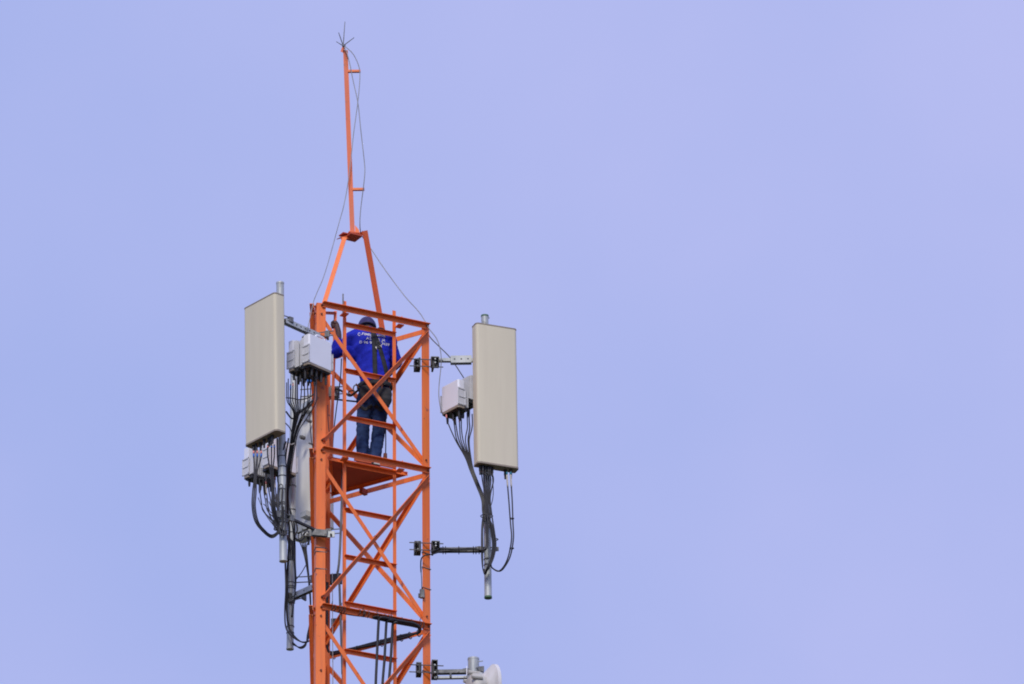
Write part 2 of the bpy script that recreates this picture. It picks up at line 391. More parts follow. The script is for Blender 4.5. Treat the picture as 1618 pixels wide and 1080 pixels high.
MB().add([ga + Z * .002, ga + X * .05 + Z * .002, ga + X * .042 + Z * .05, ga - X * .002 + Z * .11] + [q + Y * .01 for q in (ga + Z * .002, ga + X * .05 + Z * .002, ga + X * .042 + Z * .05, ga - X * .002 + Z * .11)],
         [(3, 2, 1, 0), (4, 5, 6, 7), (0, 1, 5, 4), (1, 2, 6, 5), (2, 3, 7, 6), (3, 0, 4, 7)]).build('gusset', 'orange', mast)
for v in (112.5, 299.5):
    p_ = m0.lerp(m1, (370 - v) / 291.0); q_ = P(570 if v < 200 else 576, v, .5)
    MB().box((p_ + q_) / 2 + X * .01, X, Y, Z, abs(q_.x - p_.x) / 2 - .012, .016, .013).build('wire_arm', 'orange', mast)
MB().add([P(538, 81, .5), P(543, 83.5, .5), P(545.5, 73, .5), P(541, 72.5, .5), P(538, 81, .52), P(543, 83.5, .52), P(545.5, 73, .52), P(541, 72.5, .52)],
         [(0, 1, 2, 3), (7, 6, 5, 4), (0, 4, 5, 1), (1, 5, 6, 2), (2, 6, 7, 3), (3, 7, 4, 0)]).build('tip_plate', 'faded', mast)
rodb = P(542.3, 72, .5)
lr = empty('lightning_rod', rodb); tag(lr, 'spiky metal air terminal with thin splayed rods on the mast tip', 'lightning rod')
MB().ball(rodb + Z * .004, .014, .014, .02).build('hub', 'galv_dark', lr, smooth='all')
for (u, v, d) in ((545, 34, .5), (535, 51, .44), (531.5, 65.5, .58), (559.5, 59, .52), (546, 71.5, .30)):
    MB().cyl(rodb, P(u, v, d), .0062, .004, 6).build('spike', 'galv_dark', lr)

# ------------------------------------------------------------------ cables and wires
def cable(name, label, group, pts, r, material='cable', taped=(), cat='cable', n=7, seg=7, parent=None):
    sp = spline([P(*p) if not isinstance(p, Vector) else p for p in pts], n)
    o = MB().tube(sp, r, seg).build(name, material, parent, smooth='all')
    if parent is None: tag(o, label, cat, group)
    for (a, b, mt, k) in taped:      # coloured marker tape, a..b in fractions of the length
        i0, i1 = int(a * (len(sp) - 1)), max(int(b * (len(sp) - 1)), int(a * (len(sp) - 1)) + 1)
        MB().tube(sp[i0:i1 + 1], r * k, seg).build('marker_tape', mt, o, smooth='all')
    return o
cable('earth_wire', 'thin wire looping down the mast and past the open tower corner to a radio unit', None,
      [(544, 73, .47), (551, 93, .46), (558, 127, .45), (565.5, 162, .45), (570, 204, .45), (575.7, 255, .45), (576.5, 272, .45), (574.4, 294, .46), (569.5, 335, .5), (569, 361, .54), (573, 374, .70), (583, 388, .72), (610, 428, .68), (640, 468, .62), (660, 490, .6), (671, 506, .57), (678, 519, .56), (690, 535, .55), (696, 554, .54), (697, 575, .54), (694, 606, .55), (693.5, 626, .55), (696, 643, .56), (700, 656, .62)], .0052, 'wire', cat='wire')
cable('earth_wire', 'thin pale wire hanging from the mast tip down to the radio units beside two pipes', None,
      [(544, 72, .47), (555.5, 82, .46), (563, 94, .46), (568.5, 112, .46), (567.5, 140, .46), (564, 172, .45), (559, 208, .44), (554, 255, .44), (549, 294, .44), (543, 325, .42), (536.7, 348, .38), (514.4, 428, .1), (500, 464, -.06), (494.4, 480, -.08), (485.5, 522, -.22)], .0048, 'wire', cat='wire')
cable('earth_wire', 'short grey wire crossing behind the bracket arm of the lone antenna', None,
      [(674, 523, .66), (681, 534, .67), (697, 550, .72), (709, 562, .76), (720, 577, .80), (733, 597, .86)], .0062, 'greyc', cat='wire')

# ------------------------------------------------------------------ panel antennas
def rounded(w, dp, rf, rb, k=5):
    """outline, x across, y from front (0) to back (dp)"""
    pr = []
    for cx, cy, r, a0 in ((w / 2 - rf, rf, rf, -90), (w / 2 - rb, dp - rb, rb, 0), (-w / 2 + rb, dp - rb, rb, 90), (-w / 2 + rf, rf, rf, 180)):
        for j in range(k + 1):
            a = R(a0 + 90 * j / k); pr.append((cx + r * math.cos(a), cy + r * math.sin(a)))
    return pr
def antenna(label, fc0, fc1, n, w, dp, front='radome', conns=()):
    """fc0/fc1 bottom and top of the front centre line, n facing direction"""
    ax = (fc1 - fc0).normalized(); wd = Vector((-n.y, n.x, 0)); bk = -n
    wd = (wd - ax * wd.dot(ax)).normalized(); bk = (bk - ax * bk.dot(ax) - wd * bk.dot(wd)).normalized()
    root = empty('panel_antenna', fc0); tag(root, label, 'antenna', 'panel antennas round the tower')
    pr = rounded(w, dp, .034, .012); h = (fc1 - fc0).length
    MB().prism(pr, fc0 + ax * .018, fc1 - ax * .012, wd, bk).build('radome', front, root, smooth=True)
    pc_ = rounded(w + .006, dp + .004, .035, .013)
    sh = bk * -.003
    capt = MB().prism(pc_, fc1 - ax * .013 + sh, fc1 + sh, wd, bk).build('top_cap', 'capgrey' if front == 'radome' else 'radome_grey', root, smooth=True)
    capb = MB().prism(pc_, fc0 + sh, fc0 + ax * .019 + sh, wd, bk).build('bottom_cap', 'capgrey' if front == 'radome' else 'radome_grey', root, smooth=True)
    for (a, b, l) in conns:
        p_ = fc0 + wd * a + bk * b
        MB().lathe(p_ + ax * .002, -ax, [(0, .019), (.012, .019), (.014, .015), (l * .6, .015), (l * .62, .012), (l, .011)], 10).build('connector', 'dark', capb, smooth=True)
    # brackets that grip the pipe
    for t in (.12, .88):
        c_ = fc0 + ax * h * t + bk * (dp + .05)
        MB().box(c_, wd, bk, ax, .05, .051, .03).build('bracket', 'galv', root)
    return root, wd, bk, ax
# first antenna: nearest edge at u 433, facing left and towards the viewer
n1 = hv(-.75, -.66)
e_t = P(434.0, 461, -.78); e_b = P(436.5, 679.5, -.78)
wdir1 = Vector((-n1.y, n1.x, 0));
W1, D1 = .535, .135
sgn = 1 if wdir1.x < 0 else -1
fb1, ft1 = e_b + wdir1 * sgn * W1 / 2, e_t + wdir1 * sgn * W1 / 2
def cn(lst): return [(a, .07 + random.uniform(-.02, .02), l) for a, l in lst]
ant1 = antenna('tall beige panel antenna with white radio units beside it and more below', fb1, ft1, n1, W1, D1, conns=cn([(x * sgn, .10) for x in (.19, .14, .09, .0, -.06, -.10, -.14)]))
n2 = hv(.38, -.92); W2, D2 = .482, .13
wdir2 = Vector((-n2.y, n2.x, 0)); s2 = 1 if wdir2.x > 0 else -1
e_t = P(752.5, 508.5, .34); e_b = P(755.5, 730, .34)
fb2, ft2 = e_b + wdir2 * s2 * W2 / 2, e_t + wdir2 * s2 * W2 / 2
ant2 = antenna('tall beige panel antenna standing alone on its pipe above the dish', fb2, ft2, n2, W2, D2, conns=cn([(x * s2, .11) for x in (-.19, -.165, -.13, -.10, -.08, -.05, .11, .165)]))
n3 = hv(.74, .67); W3 = .54
c3b = P(490, 842, 2.02); c3t = P(490, 622, 2.02)
ant3 = antenna('pale grey panel antenna seen from behind, half hidden by the tower leg', c3b + n3 * .13, c3t + n3 * .13, n3, W3, .13, front='radome_grey', conns=cn([(x, .09) for x in (-.15, -.1, -.03, .04, .1)]))

r3a, wd3, bk3a, ax3a = ant3
for (u, v, r_) in ((475.5, 690, .030), (486, 664, .024), (489, 700, .014), (492, 800, .012), (479, 836, .012)):
    q_ = P(u, v, 1.92)
    MB().lathe(q_, bk3a, [(-.05, r_ * .8), (-.01, r_ * .8), (0, r_ * .6), (.012, r_ * .6), (.014, r_ * .3)], 14).build('back_fitting', 'galv_dark', r3a, smooth=True)
MB().box(P(481, 833, 1.93), wd3, bk3a, Z, .12, .02, .035).build('back_bar', 'galv', r3a)
# ------------------------------------------------------------------ mounts: pipe, arms, clamps
def pipe(root, pb, pt_, r, cap='galv'):
    ax = (pt_ - pb).normalized()
    o = MB().lathe(pb, ax, [(0, r), ((pt_ - pb).length, r)], 20).build('pipe', 'galv', root, smooth=True)
    for q, s_ in ((pb, -1), (pt_, 1)):
        MB().lathe(q - ax * .012 * (1 if s_ > 0 else -1), ax * s_, [(0, r + .0025), (.018, r + .0025), (.019, r - .006)], 20).build('pipe_cap', cap, o, smooth=True)
    return o
def clamp(root, c, d, w=.05, h=.045, rods=.20, mt='galv_dark'):
    """two plates with threaded rods, gripping along direction d round c"""
    s = Vector((-d.y, d.x, 0))
    for k in (-1, 1):
        MB().box(c + d * .075 * k, s, d, Z, w, .010, h).build('clamp_plate', mt, root)
        if mt != 'darkgrey': MB().box(c + d * .075 * k + d * .022 * k - s * w * .8, s, d, Z, .008, .022, h).build('clamp_plate', mt, root)
    for hz in (-1, 1):
        for sd_ in (-1,):
            p_ = c + Z * h * .72 * hz + s * w * .78 * sd_ * hz * (1 if hz > 0 else -1)
            MB().cyl(p_ - d * rods * .62, p_ + d * rods * .62, .0062, seg=6).build('threaded_rod', 'galv_dark', root)
            for k in (-1, 1):
                MB().cyl(p_ + d * .086 * k, p_ + d * (.086 * k + .014 * k), .012, seg=6).build('nut', 'galv_dark', root)
def channel_block(root, c, hx, hy, hz, mt='dark'):
    ex, ey = hv(1, .1), hv(-.1, 1); t = .009
    mb = MB(); mb.box(c + ey * (hy - t), ex, ey, Z, hx, t, hz)
    for k in (-1, 1): mb.box(c + ex * (hx - t * .5) * k - ey * t, ex, ey, Z, t * .5, hy - t - .001, hz)
    o = mb.build('clamp_block', mt, root)
    MB().box(c + Z * hz * .96 - ey * t, ex, ey, Z, hx - t - .001, hy - t - .001, t * .5).build('clamp_flange', 'galv_dark', o)
    for k in (-.5, .35):
        MB().cyl(c - ey * (hy + .012) + Z * hz * k, c + ey * hy * .9 + Z * hz * k, .0085, seg=6).build('clamp_bolt', 'galv', o)
def ring(root, c, ax, r, mt='dark', th=.004, name='band'):
    MB().lathe(c - ax * th * 1.2, ax, [(0, r), (0, r + .005), (th * 2.4, r + .005), (th * 2.4, r)], 18).build(name, mt, root, smooth=True)
def arm(root, p, q, w=.03, h=.028, mt='galv', holes=0):
    d = (q - p).normalized(); s = Vector((-d.y, d.x, 0)).normalized(); u_ = s.cross(d)
    if u_.z < 0: u_ = -u_
    t = .005     # steel channel, open below
    pr = [(-w, -h), (-w, h), (w, h), (w, -h), (w - t, -h), (w - t, h - t), (-w + t, h - t), (-w + t, -h)]
    o = MB().prism(pr, p, q, s, u_).build('arm', mt, root)
    for k in range(holes):
        c_ = p.lerp(q, .18 + .64 * k / max(holes - 1, 1))
        MB().cyl(c_ - s * (w + .002), c_ - s * (w - .002), .009, seg=8).build('bolt_hole', 'dark', o)
        MB().cyl(c_ + s * (w + .002), c_ + s * (w - .002), .009, seg=8).build('bolt_hole', 'dark', o)
    return o

# mount on the front leg
mt1 = empty('antenna_mount', P(447.5, 886, -.40)); tag(mt1, 'galvanised pipe and arms carrying the beige antenna beside the worker', 'bracket', 'antenna mounts')
p1b, p1t = P(447.6, 886, -.40), P(442.6, 447, -.40); ax1 = (p1t - p1b).normalized()
pipe(mt1, p1b, p1t, .0415)
def on1(v): return P(447.6 - (886 - v) / 439 * 5.0, v, -.40)
for v in (721.5, 738, 752.5, 774, 795, 798, 809, 826, 843):
    ring(mt1, on1(v), ax1, .0415, 'darkgrey', .0035)
arm(mt1, on1(507) + X * .04, P(503, 531, -.04), holes=6)
clamp(mt1, P(446, 503, -.40), hv(1, .75), w=.045, h=.03, rods=.2)
clamp(mt1, P(506, 531, .03), hv(.9, -.25), w=.05, h=.035, rods=.26)
arm(mt1, on1(815) + X * .03, P(500, 838, -.05), .014, .012, mt='darkgrey')
arm(mt1, P(493, 841, -.06), P(517, 843, -.08), .026, .036, mt='galv_dark')
MB().box(P(523, 844, -.06), hv(1, -.1), hv(.1, 1), Z, .040, .008, .034).build('clamp_plate', 'galv', mt1)
MB().cyl(P(523, 844, -.09), P(523, 844, -.05), .012, seg=6).build('nut', 'dark', mt1)
clamp(mt1, P(507, 843, .03), hv(.95, -.15), w=.045, h=.035, rods=.34)
clamp(mt1, on1(817), hv(1, .75), w=.05, h=.035, rods=.2)
# mount on the open right leg
mt2 = empty('antenna_mount', P(771.3, 944, .68)); tag(mt2, 'galvanised pipe and two arms carrying the lone beige antenna above the dish', 'bracket', 'antenna mounts')
p2b, p2t = P(771.3, 944, .68), P(766, 499, .68); ax2 = (p2t - p2b).normalized()
pipe(mt2, p2b, p2t, .0405, 'green')
MB().cyl(P(760.5, 502, .68), P(773.5, 502, .68), .006, seg=6).build('cap_bolt', 'galv_dark', mt2)
def on2(v): return P(771.3 - (944 - v) / 445 * 5.3, v, .68)
arm(mt2, P(684, 569, .62), on2(569), .024, .018, holes=0)
arm(mt2, P(712, 569, .64), P(745, 568.5, .66), .034, .042, holes=3)
def legclamp(root, u, v, d, sx):
    c_ = P(u, v, d)
    clamp(root, c_, hv(1, .12), w=.06, h=.058, rods=.30, mt='darkgrey')
legclamp(mt2, 673, 576, .60, 1)
channel_block(mt2, P(687, 572, .56), .045, .045, .05)
channel_block(mt2, P(659, 577, .62), .034, .05, .06)
arm(mt2, P(684, 869, .62), on2(868.5), .024, .024, mt='galv_dark')
legclamp(mt2, 673, 866, .60, 1)
channel_block(mt2, P(688, 862, .56), .045, .045, .04)
channel_block(mt2, P(659.5, 866, .62), .036, .05, .066)
clamp(mt2, on2(868), hv(1, .1), w=.03, h=.022, rods=.12)
for v in (884, 893): ring(mt2, on2(v), ax2, .0405, 'darkgrey', .003)
MB().cyl(on2(884) - Y * .05 - X * .01, on2(884) - Y * .03 - X * .01, .010, seg=8).build('bolt', 'dark', mt2)
# mount on the rear leg
mt3 = empty('antenna_mount', P(458.2, 1025, 1.90)); tag(mt3, 'galvanised pipe and arms on the rear leg, behind two other pipes', 'bracket', 'antenna mounts')
p3b, p3t = P(458.3, 1025, 1.90), P(464.5, 588, 1.90); ax3 = (p3t - p3b).normalized()
pipe(mt3, p3b, p3t, .0395)
def on3(v): return P(458.3 + (1025 - v) / 437 * 6.2, v, 1.90)
for v in (768, 806, 842, 857, 868, 870, 921, 927, 930, 990, 1000): ring(mt3, on3(v), ax3, .0395, 'darkgrey', .0035)
arm(mt3, on3(945) - Y * .01, P(520, 917, 1.42), .026, .032, holes=4)
MB().box(on3(946) - Y * .055, X, Y, Z, .052, .014, .048).build('pipe_clamp', 'galv_dark', mt3)
MB().cyl(on3(946) - Y * .072, on3(946) - Y * .065, .033, seg=16).build('pipe_clamp', 'dark', mt3)
clamp(mt3, P(471, 945, 1.82), hv(1, -.6), w=.04, h=.035, rods=.16)
clamp(mt3, P(508, 916, 1.45), hv(1, -.1), w=.05, h=.045, rods=.44)
MB().box(P(527.5, 915, 1.40), hv(1, -.2), hv(.2, 1), Z, .085, .045, .048).build('clamp_block', 'darkgrey', mt3)
arm(mt3, on3(652), P(515, 622, 1.42), .026, .03)
clamp(mt3, P(512, 621, 1.45), hv(1, -.15), w=.06, h=.06, rods=.42)
MB().box(P(528, 620, 1.36), hv(1, -.2), hv(.2, 1), Z, .055, .04, .058).build('clamp_block', 'galv_dark', mt3)
MB().cyl(P(524, 630, 1.3), P(566, 634.5, 1.30), .0105, seg=8).build('support_rod', 'dark', mt3)
MB().box(P(528, 985, 1.30), hv(1, -.1), hv(.1, 1), Z, .03, .03, .05).build('clamp_block', 'galv_dark', mt3)
MB().box(P(526.8, 587, 1.28), hv(1, -.1), hv(.1, 1), Z, .014, .014, .17).build('hanger_strip', 'galv', mt3)

# ------------------------------------------------------------------ remote radio units
def radio(label, corner, n, w=.345, dp=.155, h=.375, side=-1, group='white radio units on the antenna mounts', nconn=5, handle=False):
    """corner: top of the front face's near vertical edge; n facing; side -1: near edge is the left end of the face seen from the front"""
    wd = Vector((-n.y, n.x, 0))       # to the right seen from the front is -wd
    rgt = wd if wd.cross(Z).dot(n) < 0 else -wd
    c = corner + rgt * (w / 2) * side - Z * h      # bottom centre of front face
    bk = -n
    root = empty('radio_unit', c + bk * dp / 2); tag(root, label, 'radio unit', group)
    # front cover: shallow shell with chamfered edges
    cd = dp * .55
    pr = [(-w / 2 + .016, 0), (w / 2 - .016, 0), (w / 2, .016), (w / 2, cd), (-w / 2, cd), (-w / 2, .016)]
    MB().prism(pr, c + Z * .022, c + Z * h, rgt, bk).build('cover', 'rru', root, bevel=.004)
    MB().prism([(x * .995, y + .001) for x, y in pr], c - Z * .004, c + Z * .020, rgt, bk).build('lower_lip', 'capgrey', root)
    # finned body behind the cover
    b0 = c + bk * (cd + .002)
    body = MB().box(b0 + bk * .02 + Z * (h * .5 + .005), rgt, bk, Z, w / 2 - .012, .019, h / 2 - .02).build('body', 'rrugrey', root)
    nf = 13
    for k in range(nf):
        x = -w / 2 + .02 + (w - .04) * k / (nf - 1)
        MB().box(b0 + bk * (.039 + (dp - cd - .045) / 2) + rgt * x + Z * h * .5, rgt, bk, Z, .0028, (dp - cd - .045) / 2 + .004, h / 2 - .03).build('fin', 'rrugrey', body)
    # carrying handle on top and side handle
    hp = [c + bk * .04 + rgt * (x_) + Z * (h + z_) for x_, z_ in ((-.10, -.004), (-.095, .03), (-.06, .045), (.0, .045), (.035, .03), (.045, -.004))]
    if handle: MB().tube(spline(hp, 4), (.011), 8).build('handle', 'rru', root, smooth='all')
    for sx in (-1, 1):
        q = c + rgt * (w / 2 + .004) * sx + bk * (cd * .55)
        fr_ = MB()
        for (y0, y1, z0, z1) in ((-.055, -.044, .03, .23), (.044, .055, .03, .23), (-.055, .055, .03, .044), (-.055, .055, .216, .23), (-.055, .055, .12, .128)):
            fr_.box(q + bk * (y0 + y1) / 2 + Z * (z0 + z1) / 2, rgt, bk, Z, .006, (y1 - y0) / 2, (z1 - z0) / 2)
        MB().box(q - rgt * sx * .0035 + Z * .13, rgt, bk, Z, .0025, .050, .095).build('side_panel', 'rrugrey', root)
        fr_.build('side_handle', 'rrugrey', root)
    MB().box(c + bk * dp * .5 - Z * .004, rgt, bk, Z, w / 2 - .02, dp / 2 - .018, .016).build('connector_plate', 'dark', root)
    cs = []
    for k in range(nconn):
        p_ = c + bk * (dp * .5 + (.03 if k % 2 else -.03)) + rgt * (-w / 2 + .05 + (w - .1) * k / max(nconn - 1, 1)) - Z * .014
        ln = random.uniform(.07, .13)
        MB().lathe(p_, -Z, [(0, .017), (.02, .017), (.022, .014), (ln * .7, .014), (ln, .010)], 10).build('connector', 'dark', root, smooth=True)
        cs.append(p_ - Z * ln)
    return root, cs
# pair hanging from the arm of the front mount
na = hv(.735, -.677)
cA = P(488.5, 526, -.42)
r1, c1 = radio('white radio unit with arched handle hanging in front of the tower leg', cA, na, w=.36, h=.36, handle=True, nconn=8)
far = cA - na * .325
r2, c2 = radio('white radio unit tucked between an antenna edge and another radio unit above a cable bundle', far + Vector((na.y, -na.x, 0)) * 0 + P(0, 0, 0) * 0, -na, w=.36, h=.36, side=1, nconn=8)
brk1 = cA - na * .16 + Vector((-na.y, na.x, 0)) * .18
MB().box(brk1 - Z * .16, na, Vector((-na.y, na.x, 0)), Z, .02, .09, .22).build('radio_bracket', 'galv_dark', mt1)
MB().box(brk1 + Z * .04 - X * .02, na, Vector((-na.y, na.x, 0)), Z, .05, .05, .03).build('radio_bracket', 'galv_dark', mt1)
# pair beside the lone antenna
nb = hv(-.774, -.633)
cB = P(724, 598, .50)
r3, c3 = radio('white radio unit beside the lone antenna with an earth wire reaching it', cB, nb, w=.30, h=.33, side=1)
r4, c4 = radio('white radio unit mostly hidden behind the lone antenna', cB - nb * .315 + Z * .12, -nb, w=.30, h=.33, side=-1)
ob = Vector((-nb.y, nb.x, 0)); ob = ob if ob.y > 0 else -ob
bkt = cB - nb * .172 + ob * .15 - Z * .15
MB().box((bkt + on2(640)) / 2 * 1.0, (on2(640) - bkt).normalized(), Vector((-(on2(640) - bkt).normalized().y, (on2(640) - bkt).normalized().x, 0)), Z, (on2(640) - bkt).length / 2, .02, .06).build('radio_bracket', 'galv_dark', mt2)
# pair on the rear pipe, under the first antenna
nc = hv(.656, -.755)
cC = P(425, 689, 1.40)
r5, c5 = radio('pale radio unit below the beige antenna, beside a grey antenna back', cC, nc, w=.40, h=.36, nconn=8)
r6, c6 = radio('pale radio unit with cables below a beige antenna, farthest out from the tower', cC - nc * .45, -nc, w=.36, h=.36, side=1, nconn=8)
oc = Vector((-nc.y, nc.x, 0)); oc = oc if oc.y > 0 else -oc
bk3 = cC - nc * .22 + oc * .17 - Z * .18; dd = (on3(720) - bk3); 
MB().box(bk3 + dd / 2, dd.normalized(), Vector((-dd.normalized().y, dd.normalized().x, 0)), Z, dd.length / 2, .02, .07).build('radio_bracket', 'galv_dark', mt3)

# ------------------------------------------------------------------ jumper cables
def jit(p, s): return (p[0] + random.uniform(-s, s), p[1], p[2] + random.uniform(-.012, .012) * s)
RC = .0078
G1 = 'jumper cables under the antenna beside the worker'
L1 = 'black jumper cable looping from the antenna beside two pipes'
tape = lambda c1_, a=.03: ((a, a + .03, c1_, 1.3),)
D0 = -.55
for k, (u, cc) in enumerate(((400.5, 'pink'), (406, 'pink'), (412, 'pink'))):
    cable('jumper_cable', 'black jumper cable with pink and blue tape in the wide loop under the antenna', 'wide loop jumpers with pink tape', [(u, 706, D0), (u + .5, 722, D0), (402.5 + k * 1.5, 748, D0), (399.5 + k * 2.6, 775, D0), (398.5 + k * 2.4, 800, D0), (403 + k * 2.4, 823, D0 + .02), (415 + k * 1.2, 839 - k * 1.2, D0 + .05), (429, 849 - k * 2, D0 + .1), (440, 842 - k * 2, -.46), (447, 828 - k * 3, -.46), (448, 800, -.47)], RC, taped=tape('pink', .05) + tape('blue', .075))
for k, u in enumerate((423, 429, 433.5)):
    cable('jumper_cable', 'black jumper cable dropping straight from the antenna between taped loop and pipe', 'straight jumpers beside the taped loop', [(u, 702, -.62), (u, 720, -.60), (427 + k * 2.2, 742, -.58), (429.5 + k * 1.6, 770, -.56), (430 + k * 2, 795, -.55), (433 + k * 2, 815, -.52), (440 + k, 829, -.48), (448, 838 + k, -.47), (456, 848 + k * 2, -.30)], RC, taped=tape('blue' if k else 'pink', .02))
for k, (u, v) in enumerate(((438, 700), (452, 705), (456, 700))):
    cable('jumper_cable', 'black cable running down along the pipe of the antenna beside the worker', 'cables along the antenna pipe', [(u, v - 8, -.45), (438.5 + k * 6.5, 722, -.42), (441 + k * 5.5, 755, -.40), (439.5 + k * 6, 790, -.47), (441 + k * 5, 825, -.47), (444 + k * 3, 845, -.48), (450 + k * 2, 838, -.46)], RC * 1.15)
# from the pair on the rear pipe
G2 = 'cables under the pale radio units'; L2 = 'thin black cable curling below the pale radio units on the rear pipe'
for k in range(9):
    src = (c5 + c6)[k]; u0, v0 = ((410, 770), (420, 766), (424, 768), (434, 757), (439, 760), (446, 762), (416, 769), (429, 764), (442, 763))[k]
    dd_ = 1.6
    mid = random.uniform(-4, 4)
    pts = [(u0, v0 - 14, dd_), (u0 + .5, v0 + 4, dd_), (u0 + 2 + mid * .6, v0 + 22, dd_ - .05), (u0 + 5 + mid, 808 + k % 3 * 4, dd_ - .1), (435 + k % 4 * 2.2 + mid * .5, 826 + k % 3 * 5, dd_ - .1), (445 + k % 3 * 2, 838 + k % 4 * 3, dd_ - .08), (456 + k % 4 * 2, 852 + k, dd_ - .07), (457 + k % 4 * 2.5, 885, dd_ - .07)]
    cable('jumper_cable', L2, G2, pts, RC * random.uniform(.7, 1.0), taped=(tape('pink', .08) + ((.12, .24, 'sleeve', 1.15),)) if k in (1, 3, 5) else ())
# from the pair on the front arm down to the rear pipe
L3b = 'black cable from the upper radio units ending halfway down the rear pipe'
G3 = 'cables from the upper radio units'; L3 = 'black cable from the upper radio units looping below the rear pipe to the leg'
srcs = [(453, 612), (459, 615), (463, 612), (470, 604), (476.5, 607), (481, 604), (486, 606), (491, 606), (497, 611), (500, 606), (455.5, 606), (467, 606)]
for k, (u, v) in enumerate(srcs):
    j = random.uniform(-1, 1); tt = (u - 450) / 50
    mu = 459 + tt * 33
    pts = [(u, v - 8, -.28), (u, v + 6, -.27), (u * .7 + mu * .3 + j * 2, 634, -.25), (464 + tt * 20 + j * 2, 655 + j * 4, -.2), (461.5 + tt * 9 + j * 1.5, 681, -.1), (458 + tt * 5 + j * 2, 712, .0), (453 + tt * 5 + j * 2, 748, .1)]
    kk = k % 4
    if kk == 0: pts += [(452 + j, 790, .3), (454 + j, 830, .8), (452 + j * 2, 880, 1.75), (452 + j, 930, 1.78), (450.5 + j, 965, 1.78), (452.5 + j, 992, 1.78), (463 + j, 1006, 1.75), (478, 1014, 1.7), (496, 1012 + j * 3, 1.6)]
    elif kk == 1: pts += [(454 + j, 790, .3), (457 + j, 840, 1.0), (455 + j, 890, 1.78), (453 + j * 2, 930, 1.80), (453.5 + j, 968, 1.80), (457 + j, 992, 1.80), (468 + j, 1008, 1.75), (482, 1015, 1.7), (498, 1006, 1.6)]
    elif kk == 2: pts += [(455 + j, 785, .4), (459, 815, 1.0), (465 + j, 850, 1.75), (466 + j, 890, 1.77), (467 + j, 920, 1.77), (465, 945, 1.77), (461 + j, 975, 1.78)]
    else: pts += [(455 + j, 790, .6), (461 + j, 812, 1.4), (466 + j * 2, 835, 1.7), (463.5 + j, 868, 1.78), (466.5 + j, 905, 1.78), (466, 935, 1.78)]
    cable('radio_cable', *((L3, G3), (L3b, G3 + ' to the rear pipe'))[kk > 1], pts, RC * random.uniform(.68, .92), taped=tape('blue', .012) if k in (1, 6, 7) else (tape('pink', .012) if k == 2 else ()))
# curling spare lengths between the pale radio units and the first pipe
for k in range(7):
    a_ = random.uniform(-3, 3); u0 = 412 + k * 4.2
    pts = [(u0 - 4, 786 + (k * 5) % 14, 1.5), (u0 + 1 + a_ * .4, 799 + (k * 7) % 12, 1.48), (u0 + 8 + a_, 812 + k % 3 * 3, 1.46), (430 + k * 1.5 + a_ * .5, 824 + k % 4 * 3, 1.45), (438 + k * .7, 833 + k % 3 * 3, 1.45), (444, 822 - k * 2.5, 1.45), (440 - k % 3 * 2.5, 800 - k * 1.5, 1.46), (437 - k % 3 * 3, 780 + k, 1.48)]
    cable('jumper_cable', 'thin black spare cable curling beside the first antenna pipe', 'curling spare cables', pts, RC * random.uniform(.5, .7))
# a loose loop of spare cable behind, and crossing ties
cable('radio_cable', 'thin black cable crossing under the upper radio units', None, [(452, 628, -.2), (462, 629, -.22), (474, 631, -.22), (488, 628, -.2), (496, 622, -.2)], RC * .8)
cable('radio_cable', 'thick black cable sagging across the fan of radio cables', None, [(452, 650, -.1), (462, 661, -.15), (474, 652, -.18), (486, 640, -.2), (494, 632, -.2)], RC * 1.2)
cable('radio_cable', 'short black cable slanting from the antenna edge into the bundle', None, [(451, 668, -.1), (458, 676, -.12), (464, 690, -.1)], RC * .8)
tie = lambda pts, lab: tag(MB().tube(spline([P(*p) for p in pts], 5), .006, 6).build('cable_tie', 'sleeve', None, smooth='all'), lab, 'cable tie')
tie([(456, 699, -.20), (460, 702, -.22), (465, 700, -.20)], 'pale tie round the cable bundle just below the first antenna')
# small hanging loop beside the first pipe
cable('jumper_cable', 'small hanging loop of black cable against the antenna pipe', None, [(441, 800, -.47), (440.5, 775, -.47), (442, 766, -.47), (445, 765, -.47), (447, 770, -.47), (446, 785, -.47), (443, 795, -.47)], RC * .7)
# cables off the grey antenna: bunch of connectors under it and runs down between pipe and leg
G4 = 'cables below the grey antenna'; L4 = 'black cable dropping below the grey antenna between its pipe and the tower leg'
for k in range(5):
    j = random.uniform(-1, 1)
    cable('jumper_cable', L4, G4, [(472 + k * 4.4, 842, 2.0), (472 + k * 4.2, 852, 1.98), (477 + k * 1.8, 864, 1.95), (481.5 + k, 880, 1.9), (484.5 + k * .9 + j, 900, 1.9), (487.5 + k * .6 + j * .5, 922, 1.88), (490 + j * .5 + k * .4, 955, 1.86), (491.5 - k * .6, 985, 1.85), (489.5 - k, 1003, 1.83), (483, 1016 + k * .9, 1.8), (474, 1022 + k * .5, 1.8), (462, 1018 - k, 1.82)], RC * .8)
cable('jumper_cable', L4, G4, [(483, 893, 1.9), (476, 905, 1.88), (468, 915, 1.85)], RC * .7)
cable('jumper_cable', L4, G4, [(478, 846, 1.9), (486, 838, 1.8), (491, 850, 1.7), (496, 862, 1.6), (502, 876, 1.5)], RC * 1.2)
cable('jumper_cable', L4, G4, [(466, 820, 1.8), (470, 836, 1.8), (466, 848, 1.8), (474, 854, 1.85), (482, 848, 1.9)], RC * 1.2)

